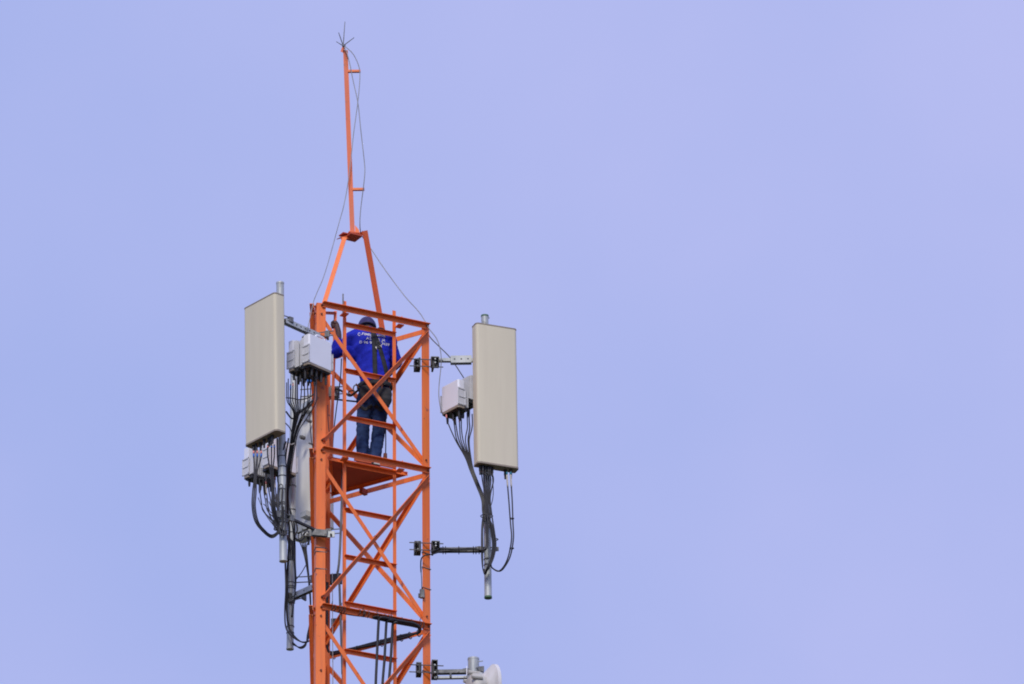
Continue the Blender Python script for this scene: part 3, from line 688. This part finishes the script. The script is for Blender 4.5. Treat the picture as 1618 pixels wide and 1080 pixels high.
# cables of the lone antenna
G5 = 'cables of the radio units beside the lone antenna'; L5 = 'black cable fanning from the radio units by the lone antenna'
src5 = [(705, 655), (716.5, 659), (719.5, 660), (725.5, 661), (728.5, 662), (738, 662), (741, 662), (746, 664)]
for k, (u, v) in enumerate(src5):
    t = k / 7; j = random.uniform(-1, 1); db = .66
    pts = [(u, v - 10, db + .05), (u + .5, v + 4, db), (u + 3 - t * 3 + j, v + 14, db), (720 + t * 22 + j, 696, db), (735 + t * 9, 722, db), (742.5 + t * 5.5, 742, db), (751 + t * 5, 763, db - .03), (761 + t * 5, 789, db - .06), (763 + t * 7 + j, 812, db - .08)]
    if k % 2: pts += [(761 + t * 2, 832, db - .09), (760.5 + t * 2.2, 860, db - .09), (761 + t * 1.6, 882, db - .09), (763, 898, db - .08), (766.5, 908 - k * .6, db - .08), (771, 898, db - .07)]
    else: pts += [(773.5 + t * 5, 830, db - .10), (779 + t * 4, 853, db - .10), (779 + t * 3, 874, db - .10), (774, 891, db - .1), (768, 904, db - .1), (765, 899, db - .08)]
    cable('radio_cable', L5 + (' and looping under its pipe' if k % 2 else ''), G5 + (' looping under' if k % 2 else ''), pts, RC * random.uniform(.85, 1.05), taped=tape('pink', .055) if k in (0, 1, 3) else ())
G6 = 'jumper cables under the lone antenna'; L6 = 'black jumper cable with pink tape dropping from the lone antenna to its pipe end'
for k, (u, cc) in enumerate(((761, 'pink'), (764, 'pink'), (767.5, 'pink'), (771, 'pink'), (774, 'teal'), (778, 'pink'))):
    j = random.uniform(-1, 1); db = .5
    pts = [(u, 740, db), (u, 748, db), (u + 1.5, 760, db), (766.5 + k * 1.6, 785, db), (767 + k * 2.0, 812, db)]
    pts += [(774 + k * 1.4, 838, db), (777 + k * 1.3, 860, db), (775 + k, 880, db), (769 + k * .8, 896, db), (766, 906, db + .05)] if k % 2 else [(768 + k * .8, 838, db), (768.5 + k * .7, 858, db), (766 + k * .4, 868, db), (761, 869, db + .05), (750, 868, .58), (728, 869, .58), (700, 870.5, .56), (684, 875, .52), (672, 877, .50), (666, 882, .52), (664.8, 893, .56), (665.3, 904, .58)]
    cable('jumper_cable', L6 if k % 2 else 'black jumper cable from the lone antenna turning along its lower arm', G6 if k % 2 else 'jumpers along the lower arm', pts, RC * random.uniform(.85, 1.05), taped=(((.04, .055, cc, 1.35), (.058, .07, 'teal', 1.3)) + (((.075, .13, 'sleeve', 1.15),) if k in (1, 3) else ())))
for k, u in enumerate((801, 807)):
    cable('jumper_cable', 'black jumper cable of a pair hanging in a wide loop under the lone antenna', 'wide loop jumpers', [(u, 744, .5), (u + .3, 757, .5), (u + 3 - k * .7, 790, .5), (u + 5.5 - k * 2, 825, .5), (u + 6.5 - k * 3 + .8, 850, .5), (804 + k * 3, 876, .52), (797 + k * 2, 893, .54), (788 + k * 2, 902, .56), (779, 898, .58), (773, 890, .6)], RC, taped=((.03, .07, 'teal', 1.2), (.07, .17, 'sleeve', 1.2)))
cable('jumper_cable', 'thin loose cable bowing out from the bundle under the lone antenna', None, [(777.5, 742, .5), (778.5, 760, .5), (779.5, 775, .5), (778.5, 788, .5), (776, 798, .5)], RC * .6)
def bundle_tie(c, r, lab):
    tag(MB().tube([c + Vector((math.cos(a) * r, math.sin(a) * r * .8, 0)) for a in [2 * math.pi * i / 14 for i in range(15)]], .0055, 6).build('cable_tie', 'dark', None, smooth='all'), lab, 'cable tie')
bundle_tie(P(769, 815, .55), .066, 'black tie high round the cable bundle under the lone antenna')
bundle_tie(P(782, 852, .55), .034, 'black tie low round the cable bundle under the lone antenna')
bundle_tie(P(809, 819, .5), .02, 'upper tie joining the two wide loop cables'); bundle_tie(P(808.5, 866, .5), .022, 'lower tie joining the two wide loop cables')
# along the lower arm
cable('jumper_cable', 'black cable strapped along the lower arm of the lone antenna', None, [(764, 872, .60), (748, 866.5, .60), (720, 867.5, .58), (695, 867, .56), (681, 872, .52)], RC * 1.3)
for i, u in enumerate((700, 704, 725, 748, 752, 757)):
    c_ = P(u, 869, .63)
    MB().tube([c_ + Vector((0, math.cos(a) * .062, math.sin(a) * .036)) for a in [2 * math.pi * i_ / 12 for i_ in range(13)]], .005, 6).build('strap', 'dark', mt2, smooth='all')
cable('thin_cable', 'thin dark cable running down the open leg into a small grey connector', None, [(665.2, 902, .57), (666.2, 915, .57), (666.5, 930, .57)], .0045)
cbx = P(667, 938, .55)
bx = empty('connector_box', cbx - Z * .05); tag(bx, 'small grey connector box strapped to the open leg', 'connector')
MB().box(cbx, hv(1, .1), hv(-.1, 1), Z, .026, .022, .048, .008).build('housing', 'galv_dark', bx); MB().box(cbx - X * .03 - Z * .02, X, Y, Z, .012, .015, .02).build('plug', 'darkgrey', bx)

# feeders on the lower level of the tower
G7 = 'feeder cables hanging from the beam'; L7 = 'thick black feeder cable hanging down from the beam inside the tower'
dF = lambda u: dAB(u) + .10
for k, (u0, u1) in enumerate(((598, 593.5), (610, 604), (620, 614))):
    bv = lambda u: 953.3 + .181 * (u - 505.5) + 4.5 + k * 1.6
    fd = lambda u: dAB(u) - .10 + k * .012
    cable('feeder_cable', L7, G7, [(663, 996 - k * 2, .52), (661, 989 - k, fd(661)), (654, bv(654), fd(654)), (640, bv(640), fd(640)), (625, bv(625), fd(625)), (u0 + 7, bv(u0 + 7) - .5, fd(u0)), (u0 + 1.5, bv(u0) + 3, fd(u0)), (u0, bv(u0) + 12, fd(u0) + .01), (u0 - 2.5, 1040, fd(u0) + .02), (u1, 1090, fd(u0) + .02), (u1 - 1, 1180, fd(u0) + .02), (u1 - 1, 1600, fd(u0) + .02)], .0150)
    cable('feeder_cable', 'black cable strapped under the front beam between the hanging feeders and the leg', 'cables strapped under the front beam', [(664, 990 + k, fd(664)), (650, bv(650) + 1.5, fd(650) + .02), (630, bv(630) + 1.5, fd(630) + .02), (608, bv(608) + 1, fd(608) + .02), (592 - k * 3, bv(592 - k * 3), fd(592) + .02)], .011)
for k in range(3):
    j = random.uniform(-.8, .8)
    cable('feeder_cable', 'black feeder cable tied along the sloping rear beam of the tower', 'feeders along the rear beam', [(659, 985 + k * 1.5, dF(659) - .05), (664.5 - k * 1.5, 992, .66), (661, 1000 - k, .7), (640, 1003 + k * 1.5 + j, .80), (600, 1013 + k * 1.4 + j, 1.0), (560, 1022.5 + k * 1.2 - j, 1.18), (532, 1029 + k * 1.5, 1.32), (523, 1030 + k * 1.8, 1.37), (517.5, 1024, 1.36), (516.3, 1000, 1.34), (516.5, 960, 1.34), (516.2 + k * .5, 920, 1.36)], .0125)
cable('feeder_cable', 'black feeder cable lying along the front beam of the tower', None, [(520, 962.5, dAB(520) - .0), (550, 970, dAB(550) + .02), (580, 974, dAB(580)), (610, 979, dAB(610)), (640, 984, dAB(640)), (660, 990, dAB(660))], .011)
dlt = (B - A).normalized(); nab = outward(A, B)
for i, u in enumerate((518, 522, 529, 532.5, 537, 560, 566, 568, 574, 588, 600, 606, 610, 626, 641, 655, 660)):
    p_ = A + dlt * ((u - 497) / 146.0 / dlt.x) + nab * .052 + Z * (ZL[2] - .026)
    MB().tube([p_ + nab * math.cos(a) * .034 + Z * math.sin(a) * .036 + dlt * random.uniform(-.004, .004) for a in [2 * math.pi * i_ / 10 for i_ in range(11)]], .0055, 5).build('tie_strap', 'dark', tower, smooth='all')
    if i % 3 == 0: MB().cyl(p_ + Z * .04, p_ + Z * .075 + dlt * .012, .004, seg=5).build('tie_strap', 'dark', tower)
for i, f_ in enumerate((.12, .2, .28, .46, .68, .8, .9)):
    p_ = B.lerp(C, f_) + outward(B, C) * .03 + Z * (ZL[2] - .03)
    MB().tube([p_ + outward(B, C) * math.cos(a) * .036 + Z * math.sin(a) * .038 for a in [2 * math.pi * i_ / 10 for i_ in range(11)]], .0055, 5).build('tie_strap', 'dark', tower, smooth='all')
cable('grey_conduit', 'grey cable hanging from the platform past the ladder rail', None, [(541.5, 724, .55), (540.5, 780, .56), (538, 850, .57), (536, 885, .58), (533.8, 903, .6)], .0135, 'greyc')
cable('grey_conduit', 'grey cable running down from the rear clamp inside the tower', None, [(533, 903, 1.2), (536, 918, 1.22), (537.5, 955, 1.22), (539, 1000, 1.22), (541, 1060, 1.22), (542, 1120, 1.22), (542, 1600, 1.22)], .0135, 'greyc')
cable('pale_wire', 'thin pale wire hanging straight down beside the rear leg', None, [(525.2, 905, 1.25), (525.4, 960, 1.25), (525.8, 1040, 1.25), (526, 1100, 1.25), (526, 1600, 1.25)], .0045, 'palewire', cat='wire')
cable('thin_cable', 'thin dark line hanging from the worker elbow down to the platform', None, [(539.5, 566, .72), (538.5, 590, .75), (536, 612, .8), (531, 650, .85), (527.5, 680, .88), (525, 712, .9), (523, 738, .9)], .0065)
cable('thin_cable', 'thin dark wire beside the rear leg above the platform', None, [(518, 640, 1.2), (518.5, 665, 1.2), (521, 690, 1.2), (521.5, 715, 1.2), (520, 742, 1.2)], .005)
cable('thin_cable', 'thin dark wire over the back of the grey antenna', None, [(489.5, 652, 1.6), (490, 670, 1.6), (491.5, 690, 1.62), (495, 712, 1.64)], .005)

# ------------------------------------------------------------------ dish on its own arm
mt4 = empty('dish_mount', P(748, 1085, .66)); tag(mt4, 'short pipe and arm holding the white dish on the open leg', 'bracket')
dp_t = P(748, 1041, .66); dp_b = P(749, 1130, .66)
pipe(mt4, dp_b, dp_t, .061)
legclamp(mt4, 673, 1059, .60, 1)
channel_block(mt4, P(686.5, 1058, .58), .032, .05, .10)
channel_block(mt4, P(661.5, 1058, .60), .028, .045, .072)
arm(mt4, P(686, 1062, .62), P(745, 1061, .64), .030, .020, mt='galv_dark'); arm(mt4, P(686, 1071, .60), P(745, 1070, .62), .022, .012, mt='galv')
MB().cyl(P(712, 1063, .58), P(712, 1070, .58), .012, seg=8).build('bolt', 'galv_dark', mt4)
clamp(mt4, P(750, 1061, .66), hv(1, -.3), w=.06, h=.03, rods=.16)
MB().cyl(P(755, 1045, .6), P(763, 1044, .58), .006, seg=6).build('bolt', 'galv', mt4)
MB().box(P(737.5, 1061, .55), X, Y, Z, .004, .03, .055).build('strap_plate', 'rru', mt4)
dsh = empty('microwave_dish', P(765, 1130, .45)); tag(dsh, 'white round microwave dish with a beige radio box behind, facing away sideways', 'dish')
dax = hv(.93, .30) ; dc = P(774.5, 1092, .46)
MB().lathe(dc, dax, [(-.20, .05), (-.17, .09), (-.10, .17), (-.04, .245), (-.005, .283), (0, .295), (.035, .297), (.04, .285), (.036, .27), (.05, .15), (.055, .0)], 48).build('reflector', 'dishwhite', dsh, smooth=True)
MB().lathe(P(738, 1090, .34), dax, [(0, .12), (.02, .17), (.05, .19), (.12, .195), (.17, .17), (.20, .10)], 24).build('radio_box', 'dishgrey', dsh, smooth=True)
hub = P(745, 1090, .34)
for k in range(7):
    a = 2 * math.pi * k / 7; e1 = Vector((-dax.y, dax.x, 0))
    p_ = hub + (e1 * math.cos(a) + Z * math.sin(a)) * .19
    MB().cyl(p_ - dax * .05, p_ + dax * .07, .022, seg=8).build('lug', 'dishgrey', dsh)
MB().box(P(757, 1072, .50), hv(1, .3), hv(-.3, 1), Z, .03, .06, .05, .01).build('pivot_bracket', 'galv', dsh)
MB().box(P(752, 1064.5, .54), hv(1, .3), hv(-.3, 1), Z, .05, .025, .022, .006).build('pivot_bracket', 'dishgrey', dsh)

# ------------------------------------------------------------------ the worker
def meshed(mb, name, material, parent, voxel, smooth_it=4, wrinkle=None, org=None):
    """close the overlapping pieces of mb into one continuous skin"""
    src = mb.build('_src', material, None, org=Vector((0, 0, 0)))
    md = src.modifiers.new('r', 'REMESH'); md.mode = 'VOXEL'; md.voxel_size = voxel
    sm = src.modifiers.new('s', 'SMOOTH'); sm.iterations = smooth_it; sm.factor = .5
    dg = bpy.context.evaluated_depsgraph_get()
    me = bpy.data.meshes.new_from_object(src.evaluated_get(dg))
    bpy.data.objects.remove(src)
    vs = [v.co.copy() for v in me.vertices]; ns = [v.normal.copy() for v in me.vertices]
    if wrinkle:
        vs = [v + n * wrinkle(v, n) for v, n in zip(vs, ns)]
    base = WORLD[parent.name]
    for v, c in zip(me.vertices, vs): v.co = c - base
    me.update(); me.polygons.foreach_set("use_smooth", [True] * len(me.polygons))
    me.materials.clear(); me.materials.append(M[material])
    o = bpy.data.objects.new(name, me); COL.objects.link(o); o.parent = parent; WORLD[o.name] = base.copy()
    bvh = BVHTree.FromPolygons(vs, [tuple(p.vertices) for p in me.polygons])
    return o, bvh
def limb(mb, pts, rad, seg=14, n=5, hint=None):
    k = len(pts); sp = spline(pts, n); rr_ = []
    for i in range(len(sp)):
        t = i / (len(sp) - 1) * (k - 1); a = min(int(t), k - 2); f_ = t - a
        ra, rb = rad[a], rad[a + 1]
        ra = ra if isinstance(ra, tuple) else (ra, ra); rb = rb if isinstance(rb, tuple) else (rb, rb)
        rr_.append((ra[0] + (rb[0] - ra[0]) * f_, ra[1] + (rb[1] - ra[1]) * f_))
    mb.tube(sp, rr_, seg, e_hint=hint)
    for e, r_ in ((sp[0], rr_[0]), (sp[-1], rr_[-1])):
        mb.ball(e, r_[0] * .98, min(r_) * .98, min(r_) * .98, nu=12, nv=8)
    return mb
wk = empty('person', Vector((P(583, 735, .6).x, YA + .6, ZP)))
tag(wk, 'worker in royal blue shirt, jeans and dark cap standing on the tower platform, back turned', 'person')
pz = ZP
def Jz(u, v, d): return P(u, v, d)
aL = P(572, 722, .56); aR = P(592.5, 724, .56); aL.z = pz + .095; aR.z = pz + .095
kL, kR = P(573.5, 674, .60), P(598.5, 676, .60)
hL, hR = P(577.5, 628, .56), P(602, 629, .56)
sL, sR = P(557, 534, .63), P(614, 538, .62)
elL, elR = P(531.5, 558, .64), P(626, 572, .66)
wrL, wrR = P(535.5, 528, .80), P(612, 590, .84)
haL = P(531.5, 512, .86); haR = P(603, 586, .92)
TOR = [((593, 622), .56, .150, .105), ((593, 611), .555, .160, .112), ((592, 598), .55, .168, .118), ((590.5, 575), .56, .185, .125), ((587.5, 552), .58, .212, .130), ((585.5, 539), .61, .212, .122), ((584.5, 531), .63, .165, .100), ((583.5, 525), .65, .075, .070)]
HC = P(580, 517.5, .735)     # centre of the head, bowed forward
hup = Vector((-.03, .30, 1)).normalized(); hfw = (Y - hup * Y.dot(hup)).normalized(); hrt = hfw.cross(hup)

# body under the clothes: one skin from feet to head
bb = MB()
limb(bb, [P(u, v, d) for (u, v), d, *_ in TOR], [(rx * .88, ry * .86) for *_, rx, ry in TOR], 18, hint=X)
for a_, k_, h_ in ((aL, kL, hL), (aR, kR, hR)):
    limb(bb, [h_, h_.lerp(k_, .5), k_, k_.lerp(a_, .4), a_], [.080, .068, .052, .050, .036])
    limb(bb, [a_ - Y * .03 - Z * .04, a_ + Y * .06 - Z * .055, a_ + Y * .15 - Z * .065], [.034, .034, .026])
limb(bb, [P(583, 525, .66), P(581.5, 519, .69), HC - hup * .06], [.062, .055, .055])
limb(bb, [sL, sL.lerp(elL, .5), elL], [.056, .048, .040]); limb(bb, [sR, sR.lerp(elR, .5), elR], [.056, .048, .040])
limb(bb, [elL, elL.lerp(wrL, .4), wrL, haL], [.040, .042, .030, .030]); limb(bb, [elR, elR.lerp(wrR, .4), wrR, haR], [.040, .042, .029, .030])
bb.ball(HC, .076, .094, .112, hrt, hfw, hup, 20, 14)
bb.ball(HC - hup * .055 + hfw * .025, .058, .066, .062, hrt, hfw, hup, 16, 10)          # jaw
bb.ball(HC + hfw * .094 - hup * .022, .013, .018, .026, hrt, hfw, hup, 10, 8)           # nose
bb.ball(HC + hfw * .082 - hup * .062, .026, .014, .010, hrt, hfw, hup, 10, 8)           # lips
for s_ in (-1, 1):
    bb.ball(HC + hrt * .079 * s_ - hup * .015 - hfw * .005, .010, .020, .032, hrt, hfw, hup, 10, 8)   # ears
# left hand closed round the guard post: palm, four fingers and a thumb
pz_ = gp0.lerp(gp1, ((haL.z - gp0.z) / (gp1.z - gp0.z)))
post_c = pz_ + X * .012 + Y * .012
bb.ball(haL + (post_c - haL) * .25, .024, .040, .046, nu=14, nv=10)
for k in range(4):
    zz = Z * (.034 - .021 * k); ln = (.92, 1.0, .95, .78)[k]
    st = haL + zz + (post_c - haL) * .3
    pr_ = [st, post_c + zz + Vector((.006, .040, 0)) * ln, post_c + zz + Vector((-.030, .030, -.002)) * ln, post_c + zz + Vector((-.036, -.004, -.004)) * ln, post_c + zz + Vector((-.020, -.028, -.005)) * ln]
    limb(bb, pr_, [.0105, .010, .0095, .009, .008], 8, 4)
limb(bb, [haL - Z * .03 + (post_c - haL) * .1, haL + Vector((-.012, -.036, .0)), post_c + Vector((-.014, -.034, .034))], [.012, .011, .009], 8, 4)
# right hand resting at the front of the belt
bb.ball(haR, .040, .020, .044, nu=14, nv=10)
for k in range(4):
    st = haR + X * -.02 + Z * (.030 - .020 * k)
    limb(bb, [st, st + Vector((-.034, .006, -.006)), st + Vector((-.054, -.010, -.014)), st + Vector((-.058, -.028, -.022))], [.0105, .010, .009, .008], 8, 4)
limb(bb, [haR + Z * .03, haR + Vector((-.014, .002, .058)), haR + Vector((-.036, -.008, .070))], [.012, .011, .009], 8, 4)
body, bvh_b = meshed(bb, 'body', 'skin', wk, .0065, 3)
for s_ in (-1, 1):
    e_ = MB().ball(HC + hfw * .084 + hrt * .030 * s_ + hup * .006, .013, .010, .009, hrt, hfw, hup, 12, 8).build('eye', 'eye', wk, smooth='all')
    MB().ball(HC + hfw * .092 + hrt * .030 * s_ + hup * .006, .005, .004, .005, hrt, hfw, hup, 10, 6).build('pupil', 'hair', e_, smooth='all')
# hair below the cap
hb = MB()
for j in range(5):
    hb.ball(HC - hfw * (.036 + .012 * (2 - abs(j - 2)) ) + hrt * (.026 * (j - 2)) - hup * .010, .034, .040, .060, hrt, hfw, hup, 12, 8)
meshed(hb, 'hair', 'hair', wk, .008, 3, lambda v, n: .003 * noise.noise(v * 60))

# shirt
def fold(v, n):
    a = noise.fractal(Vector((v.x * 7 + v.z * 3, v.y * 5, v.z * 11 - v.x * 6)), 1.0, 2.0, 3)
    b = noise.noise(Vector((v.x * 18 + v.z * 9, v.y * 9, v.z * 20 - v.x * 13)))
    return .011 * a + .0045 * b
sb = MB()
limb(sb, [P(u, v, d) for (u, v), d, *_ in TOR], [(rx, ry) for *_, rx, ry in TOR], 22, hint=X)
nb_ = P(583.5, 526, .65)
for s_, e_ in ((sL, elL), (sR, elR)):
    limb(sb, [nb_ + (s_ - nb_) * .25, s_ + Z * .010, s_.lerp(e_, .5) - Z * .01, e_], [(.085), .080, .072, .066], 14)
limb(sb, [elL, elL.lerp(wrL, .35), elL.lerp(wrL, .60)], [.064, .060, .054])
limb(sb, [elL + X * .03, sL.lerp(elL, .5) - Z * .05, P(562, 562, .58)], [.05, .06, .07])       # loose cloth under the arm
limb(sb, [elR, elR.lerp(wrR, .5), wrR], [.064, .056, .048])
shirt, bvh_s = meshed(sb, 'shirt', 'shirt', wk, .010, 6, fold)
col = MB(); col.tube([nb_ + Vector((math.cos(a) * .074, math.sin(a) * .070 + .01, .010 + .014 * math.sin(a))) for a in [2 * math.pi * i / 18 for i in range(19)]], .016, 8)
col.build('collar', 'strap', shirt, smooth='all')
# jeans
def fold2(v, n): return .008 * noise.fractal(Vector((v.x * 9, v.y * 9, v.z * 15)), 1.0, 2.0, 3) + .004 * noise.noise(Vector((v.x * 22, v.y * 20, v.z * 40)))
jb = MB()
limb(jb, [P(592, 606, .56), P(591, 620, .555), P(590, 634, .55)], [(.158, .112), (.168, .120), (.166, .120)], 18, hint=X)
for a_, k_, h_ in ((aL, kL, hL), (aR, kR, hR)):
    limb(jb, [h_, h_.lerp(k_, .5), k_, k_.lerp(a_, .45), a_ + Z * .02, a_ - Z * .035], [.098, .086, .073, .070, .066, .068], 16)
jeans, bvh_j = meshed(jb, 'jeans', 'jeans', wk, .009, 4, fold2)
# boots
for a_ in (aL, aR):
    b_ = MB(); limb(b_, [a_ + Z * .06, a_ - Z * .02, a_ - Z * .045], [.050, .052, .050], 12)
    limb(b_, [a_ - Y * .045 - Z * .052, a_ + Y * .05 - Z * .050, a_ + Y * .13 - Z * .055, a_ + Y * .185 - Z * .062], [(.042, .040), (.046, .042), (.046, .036), (.034, .028)], 12, hint=X)
    bo, _ = meshed(b_, 'boot', 'boot', wk, .008, 3)
    so = MB(); pr_ = []
    for i in range(20):
        t = 2 * math.pi * i / 20; pr_.append((math.cos(t) * (.048 if math.sin(t) > -.2 else .042), math.sin(t) * .135 + .068))
    so.prism(pr_, Vector((a_.x, a_.y, pz + .001)), Vector((a_.x, a_.y, pz + .020)), X, Y).build('sole', 'dark', bo)
# cap: dome, band, brim towards the front
cp = MB(); nv, nu = 10, 28; vs_ = []; fs_ = []
for j in range(nv + 1):
    th = R(4 + 104 * j / nv)
    for i in range(nu):
        ph = 2 * math.pi * i / nu
        k_ = 1 + .012 * math.cos(ph * 6) * math.sin(th)
        vs_.append(HC + hup * (.008 + .120 * math.cos(th)) + (hrt * math.cos(ph) * .102 + hfw * math.sin(ph) * .118) * math.sin(th) * k_)
for j in range(nv):
    for i in range(nu): fs_.append((j * nu + i, j * nu + (i + 1) % nu, (j + 1) * nu + (i + 1) % nu, (j + 1) * nu + i))
cp.add(vs_, fs_ + [tuple(range(nu))]); capo = cp.build('cap', 'cap', wk, smooth='all')
sd_ = capo.modifiers.new('solid', 'SOLIDIFY'); sd_.thickness = .006
br = MB(); v_ = []; f_ = []
for i in range(15):
    ph = R(20 + 140 * i / 14); ed = .075 * math.sin((i / 14) * math.pi) ** .6
    b0_ = HC - hup * .012 + hrt * math.cos(ph) * .100 + hfw * math.sin(ph) * .116
    v_ += [b0_, b0_ + (hfw * .95 + hrt * math.cos(ph) * .3) * ed - hup * .02 * math.sin((i / 14) * math.pi)]
for i in range(14): f_.append((2 * i, 2 * i + 1, 2 * i + 3, 2 * i + 2))
bro = br.add(v_, f_).build('brim', 'cap', capo, smooth='all'); sd_ = bro.modifiers.new('solid', 'SOLIDIFY'); sd_.thickness = .006
MB().ball(HC + hup * .129, .009, .009, .006, hrt, hfw, hup, 10, 6).build('button', 'cap', capo, smooth='all')
MB().tube([HC - hup * .022 + hrt * math.cos(a) * .101 + hfw * math.sin(a) * .117 for a in [R(200 + 140 * i / 12) for i in range(13)]], .007, 6).build('cap_band', 'strap', capo, smooth='all')

# things laid on the cloth: follow the surface seen from behind
def onto(u, v, off=.004, trees=None):
    o_ = EYE; q = P(u, v, 0.0); dr = (q - o_).normalized()
    best = None
    for t_ in (trees or (bvh_s, bvh_j)):
        h_ = t_.ray_cast(o_, dr)
        if h_[0] is not None and (best is None or h_[3] < best[1]): best = (h_[0] - dr * off, h_[3])
    return best[0] if best else P(u, v, .5)
def webbing(pts, w, name='strap', material='strap', th=.004, parent=None):
    sp = spline([Vector((u, v, 0)) for u, v in pts], 8); mb = MB(); vs = []; fs = []
    for i, p in enumerate(sp):
        t = (sp[min(i + 1, len(sp) - 1)] - sp[max(i - 1, 0)]).normalized(); s_ = Vector((-t.y, t.x, 0)) * w / 2
        for k in (-1, -.33, .33, 1): vs.append(onto(p.x + s_.x * k, p.y + s_.y * k, th + .002))
    n_ = len(sp)
    for i in range(n_ - 1):
        for k in range(3): fs.append((i * 4 + k, i * 4 + k + 1, (i + 1) * 4 + k + 1, (i + 1) * 4 + k))
    o = mb.add(vs, fs).build(name, material, parent or hrn, smooth='all'); s = o.modifiers.new('solid', 'SOLIDIFY'); s.thickness = th; return o
hrn = MB().tube([P(592, 612, .555) + Vector((math.cos(a) * .186, math.sin(a) * .142, -.006 * math.sin(a))) for a in [2 * math.pi * i / 28 for i in range(29)]], [(.010, .030)] * 29, 8, caps=False, e_hint=X).build('harness', 'strap', wk, smooth='all')
webbing([(589.5, 523.5), (591, 540), (592, 560), (592.5, 580), (593, 604)], 7.5)
webbing([(589, 522), (594, 534), (599, 546), (604, 562), (610, 584), (614, 602)], 6.5)
webbing([(592, 523), (601, 519.5), (607, 523)], 5)
dr_ = onto(598, 547, .016)
MB().box(dr_, hv(1, .2), hv(-.2, 1), Vector((.2, 0, 1)).normalized(), .026, .010, .022, .006).build('back_plate', 'dark', hrn)
for u, v in ((594.8, 549.5), (602.3, 546.8)):
    q_ = onto(u, v, .026); MB().tube([q_ + Vector((-.007, 0, .019)), q_ + Vector((.004, 0, -.019))], [.0075, .0065], 8).build('buckle', 'steel', hrn, smooth='all')
MB().tube([dr_ + Vector((math.cos(a) * .02, -.012, .034 + math.sin(a) * .022)) for a in [2 * math.pi * i / 14 for i in range(15)]], .005, 6).build('ring', 'darkgrey', hrn, smooth='all')
webbing([(568, 640), (577, 646), (588, 640)], 5); webbing([(592, 640), (602, 647), (614, 640)], 5)
# tool pouch on the belt
pq = onto(608, 627, .03); pch = MB()
limb(pch, [pq + Z * .075 + X * .002, pq + Z * .02, pq - Z * .05 + X * .010, pq - Z * .095 + X * .014], [(.075, .042), (.082, .050), (.072, .050), (.045, .036)], 14, hint=X)
po, _ = meshed(pch, 'tool_pouch', 'leather', wk, .008, 3, lambda v, n: .005 * noise.noise(v * 25))
pq2 = onto(577, 620, .02); pch = MB()
limb(pch, [pq2 + Z * .06, pq2, pq2 - Z * .055], [(.060, .030), (.066, .036), (.050, .030)], 14, hint=X)
meshed(pch, 'tool_pouch', 'leather', wk, .008, 3, lambda v, n: .005 * noise.noise(v * 25))
for (u, v, tx, tz) in ((567, 609, -.03, .05), (572, 607, .02, .045), (603, 609, .01, .04)):
    q_ = onto(u, v + 4, .03); MB().cyl(q_, q_ + Vector((tx, -.01, tz)), .010, .008, 8).build('tool_handle', 'rust', wk, smooth=True)
# hook and lanyard to the rear leg
lan = cable('lanyard', 'black safety lanyard stretched from the worker belt to the rear leg', None, [(566, 616, .50), (560, 621, .60), (553, 625, .75), (546, 621, .95), (537, 616, 1.15), (528, 613, 1.32)], .0125, 'strap', cat='lanyard')
hk = P(562, 614, .56)
MB().tube([hk + Vector((math.cos(a) * .026, 0, math.sin(a) * .046)) for a in [2 * math.pi * i / 14 for i in range(15)]], .0075, 6).build('snap_hook', 'galv_dark', lan, smooth='all')
hk = P(556, 620, .70)
MB().tube([hk + Vector((math.cos(a) * .036, 0, math.sin(a) * .026)) for a in [2 * math.pi * i / 14 for i in range(15)]], .0085, 6).build('snap_hook', 'rust', lan, smooth='all')
rp_ = cable('tool_rope', 'thin dark rope hanging beside the worker trouser leg to the platform', None, [(610, 645, .50), (609.5, 678, .52), (609.5, 705, .54), (608.8, 728, .58)], .0065, 'strap', cat='rope')
MB().cyl(P(608.8, 716, .56), P(608.2, 731, .58), .020, .026, 10).build('weight', 'rust', rp_, smooth=True)

# white print across the back of the shirt, wrapped onto the cloth
def back_text(txt, u0, v0, u1, v1, size):
    size *= 1.04
    cu = bpy.data.curves.new('t', 'FONT'); cu.body = txt; cu.size = 1.0; cu.resolution_u = 3; cu.offset = .018
    tmp = bpy.data.objects.new('t', cu); COL.objects.link(tmp)
    dg = bpy.context.evaluated_depsgraph_get(); me = bpy.data.meshes.new_from_object(tmp.evaluated_get(dg)); bpy.data.objects.remove(tmp)
    b = bmesh.new(); b.from_mesh(me); bmesh.ops.subdivide_edges(b, edges=b.edges, cuts=1); bmesh.ops.triangulate(b, faces=b.faces); b.to_mesh(me); b.free()
    xs = [v.co.x for v in me.vertices]; x0, x1 = min(xs), max(xs); dx = Vector((u1 - u0, v1 - v0, 0)).normalized()
    base = WORLD[shirt.name]; ln = math.hypot(u1 - u0, v1 - v0)
    for v in me.vertices:
        t = (v.co.x - x0) / (x1 - x0) * ln
        u = u0 + dx.x * t + dx.y * v.co.y * size; w = v0 + dx.y * t - dx.x * v.co.y * size
        v.co = onto(u, w, .0035, (bvh_s,)) - base
    me.materials.clear(); me.materials.append(M['print']); me.update()
    o = bpy.data.objects.new('lettering', me); COL.objects.link(o); o.parent = shirt
back_text('C', 565.0, 529.5, 568.6, 530.2, 6.6)
back_text(',FIMI(', 570, 528.2, 587, 530.6, 5.2)
back_text('IANTE', 594, 531.2, 609, 533.0, 5.2)
back_text('AS', 578, 535.8, 586.5, 536.6, 5.4)
back_text('E', 597, 537.8, 600, 538.2, 5.2); back_text('JA', 602.6, 538.6, 608.6, 539.4, 5.4)
back_text('D', 568, 541.8, 572, 542.2, 5.4); back_text('96 9', 574.2, 542.0, 587.5, 543.0, 5.4)
back_text('3439', 602.6, 544.0, 615, 546.4, 5.4)
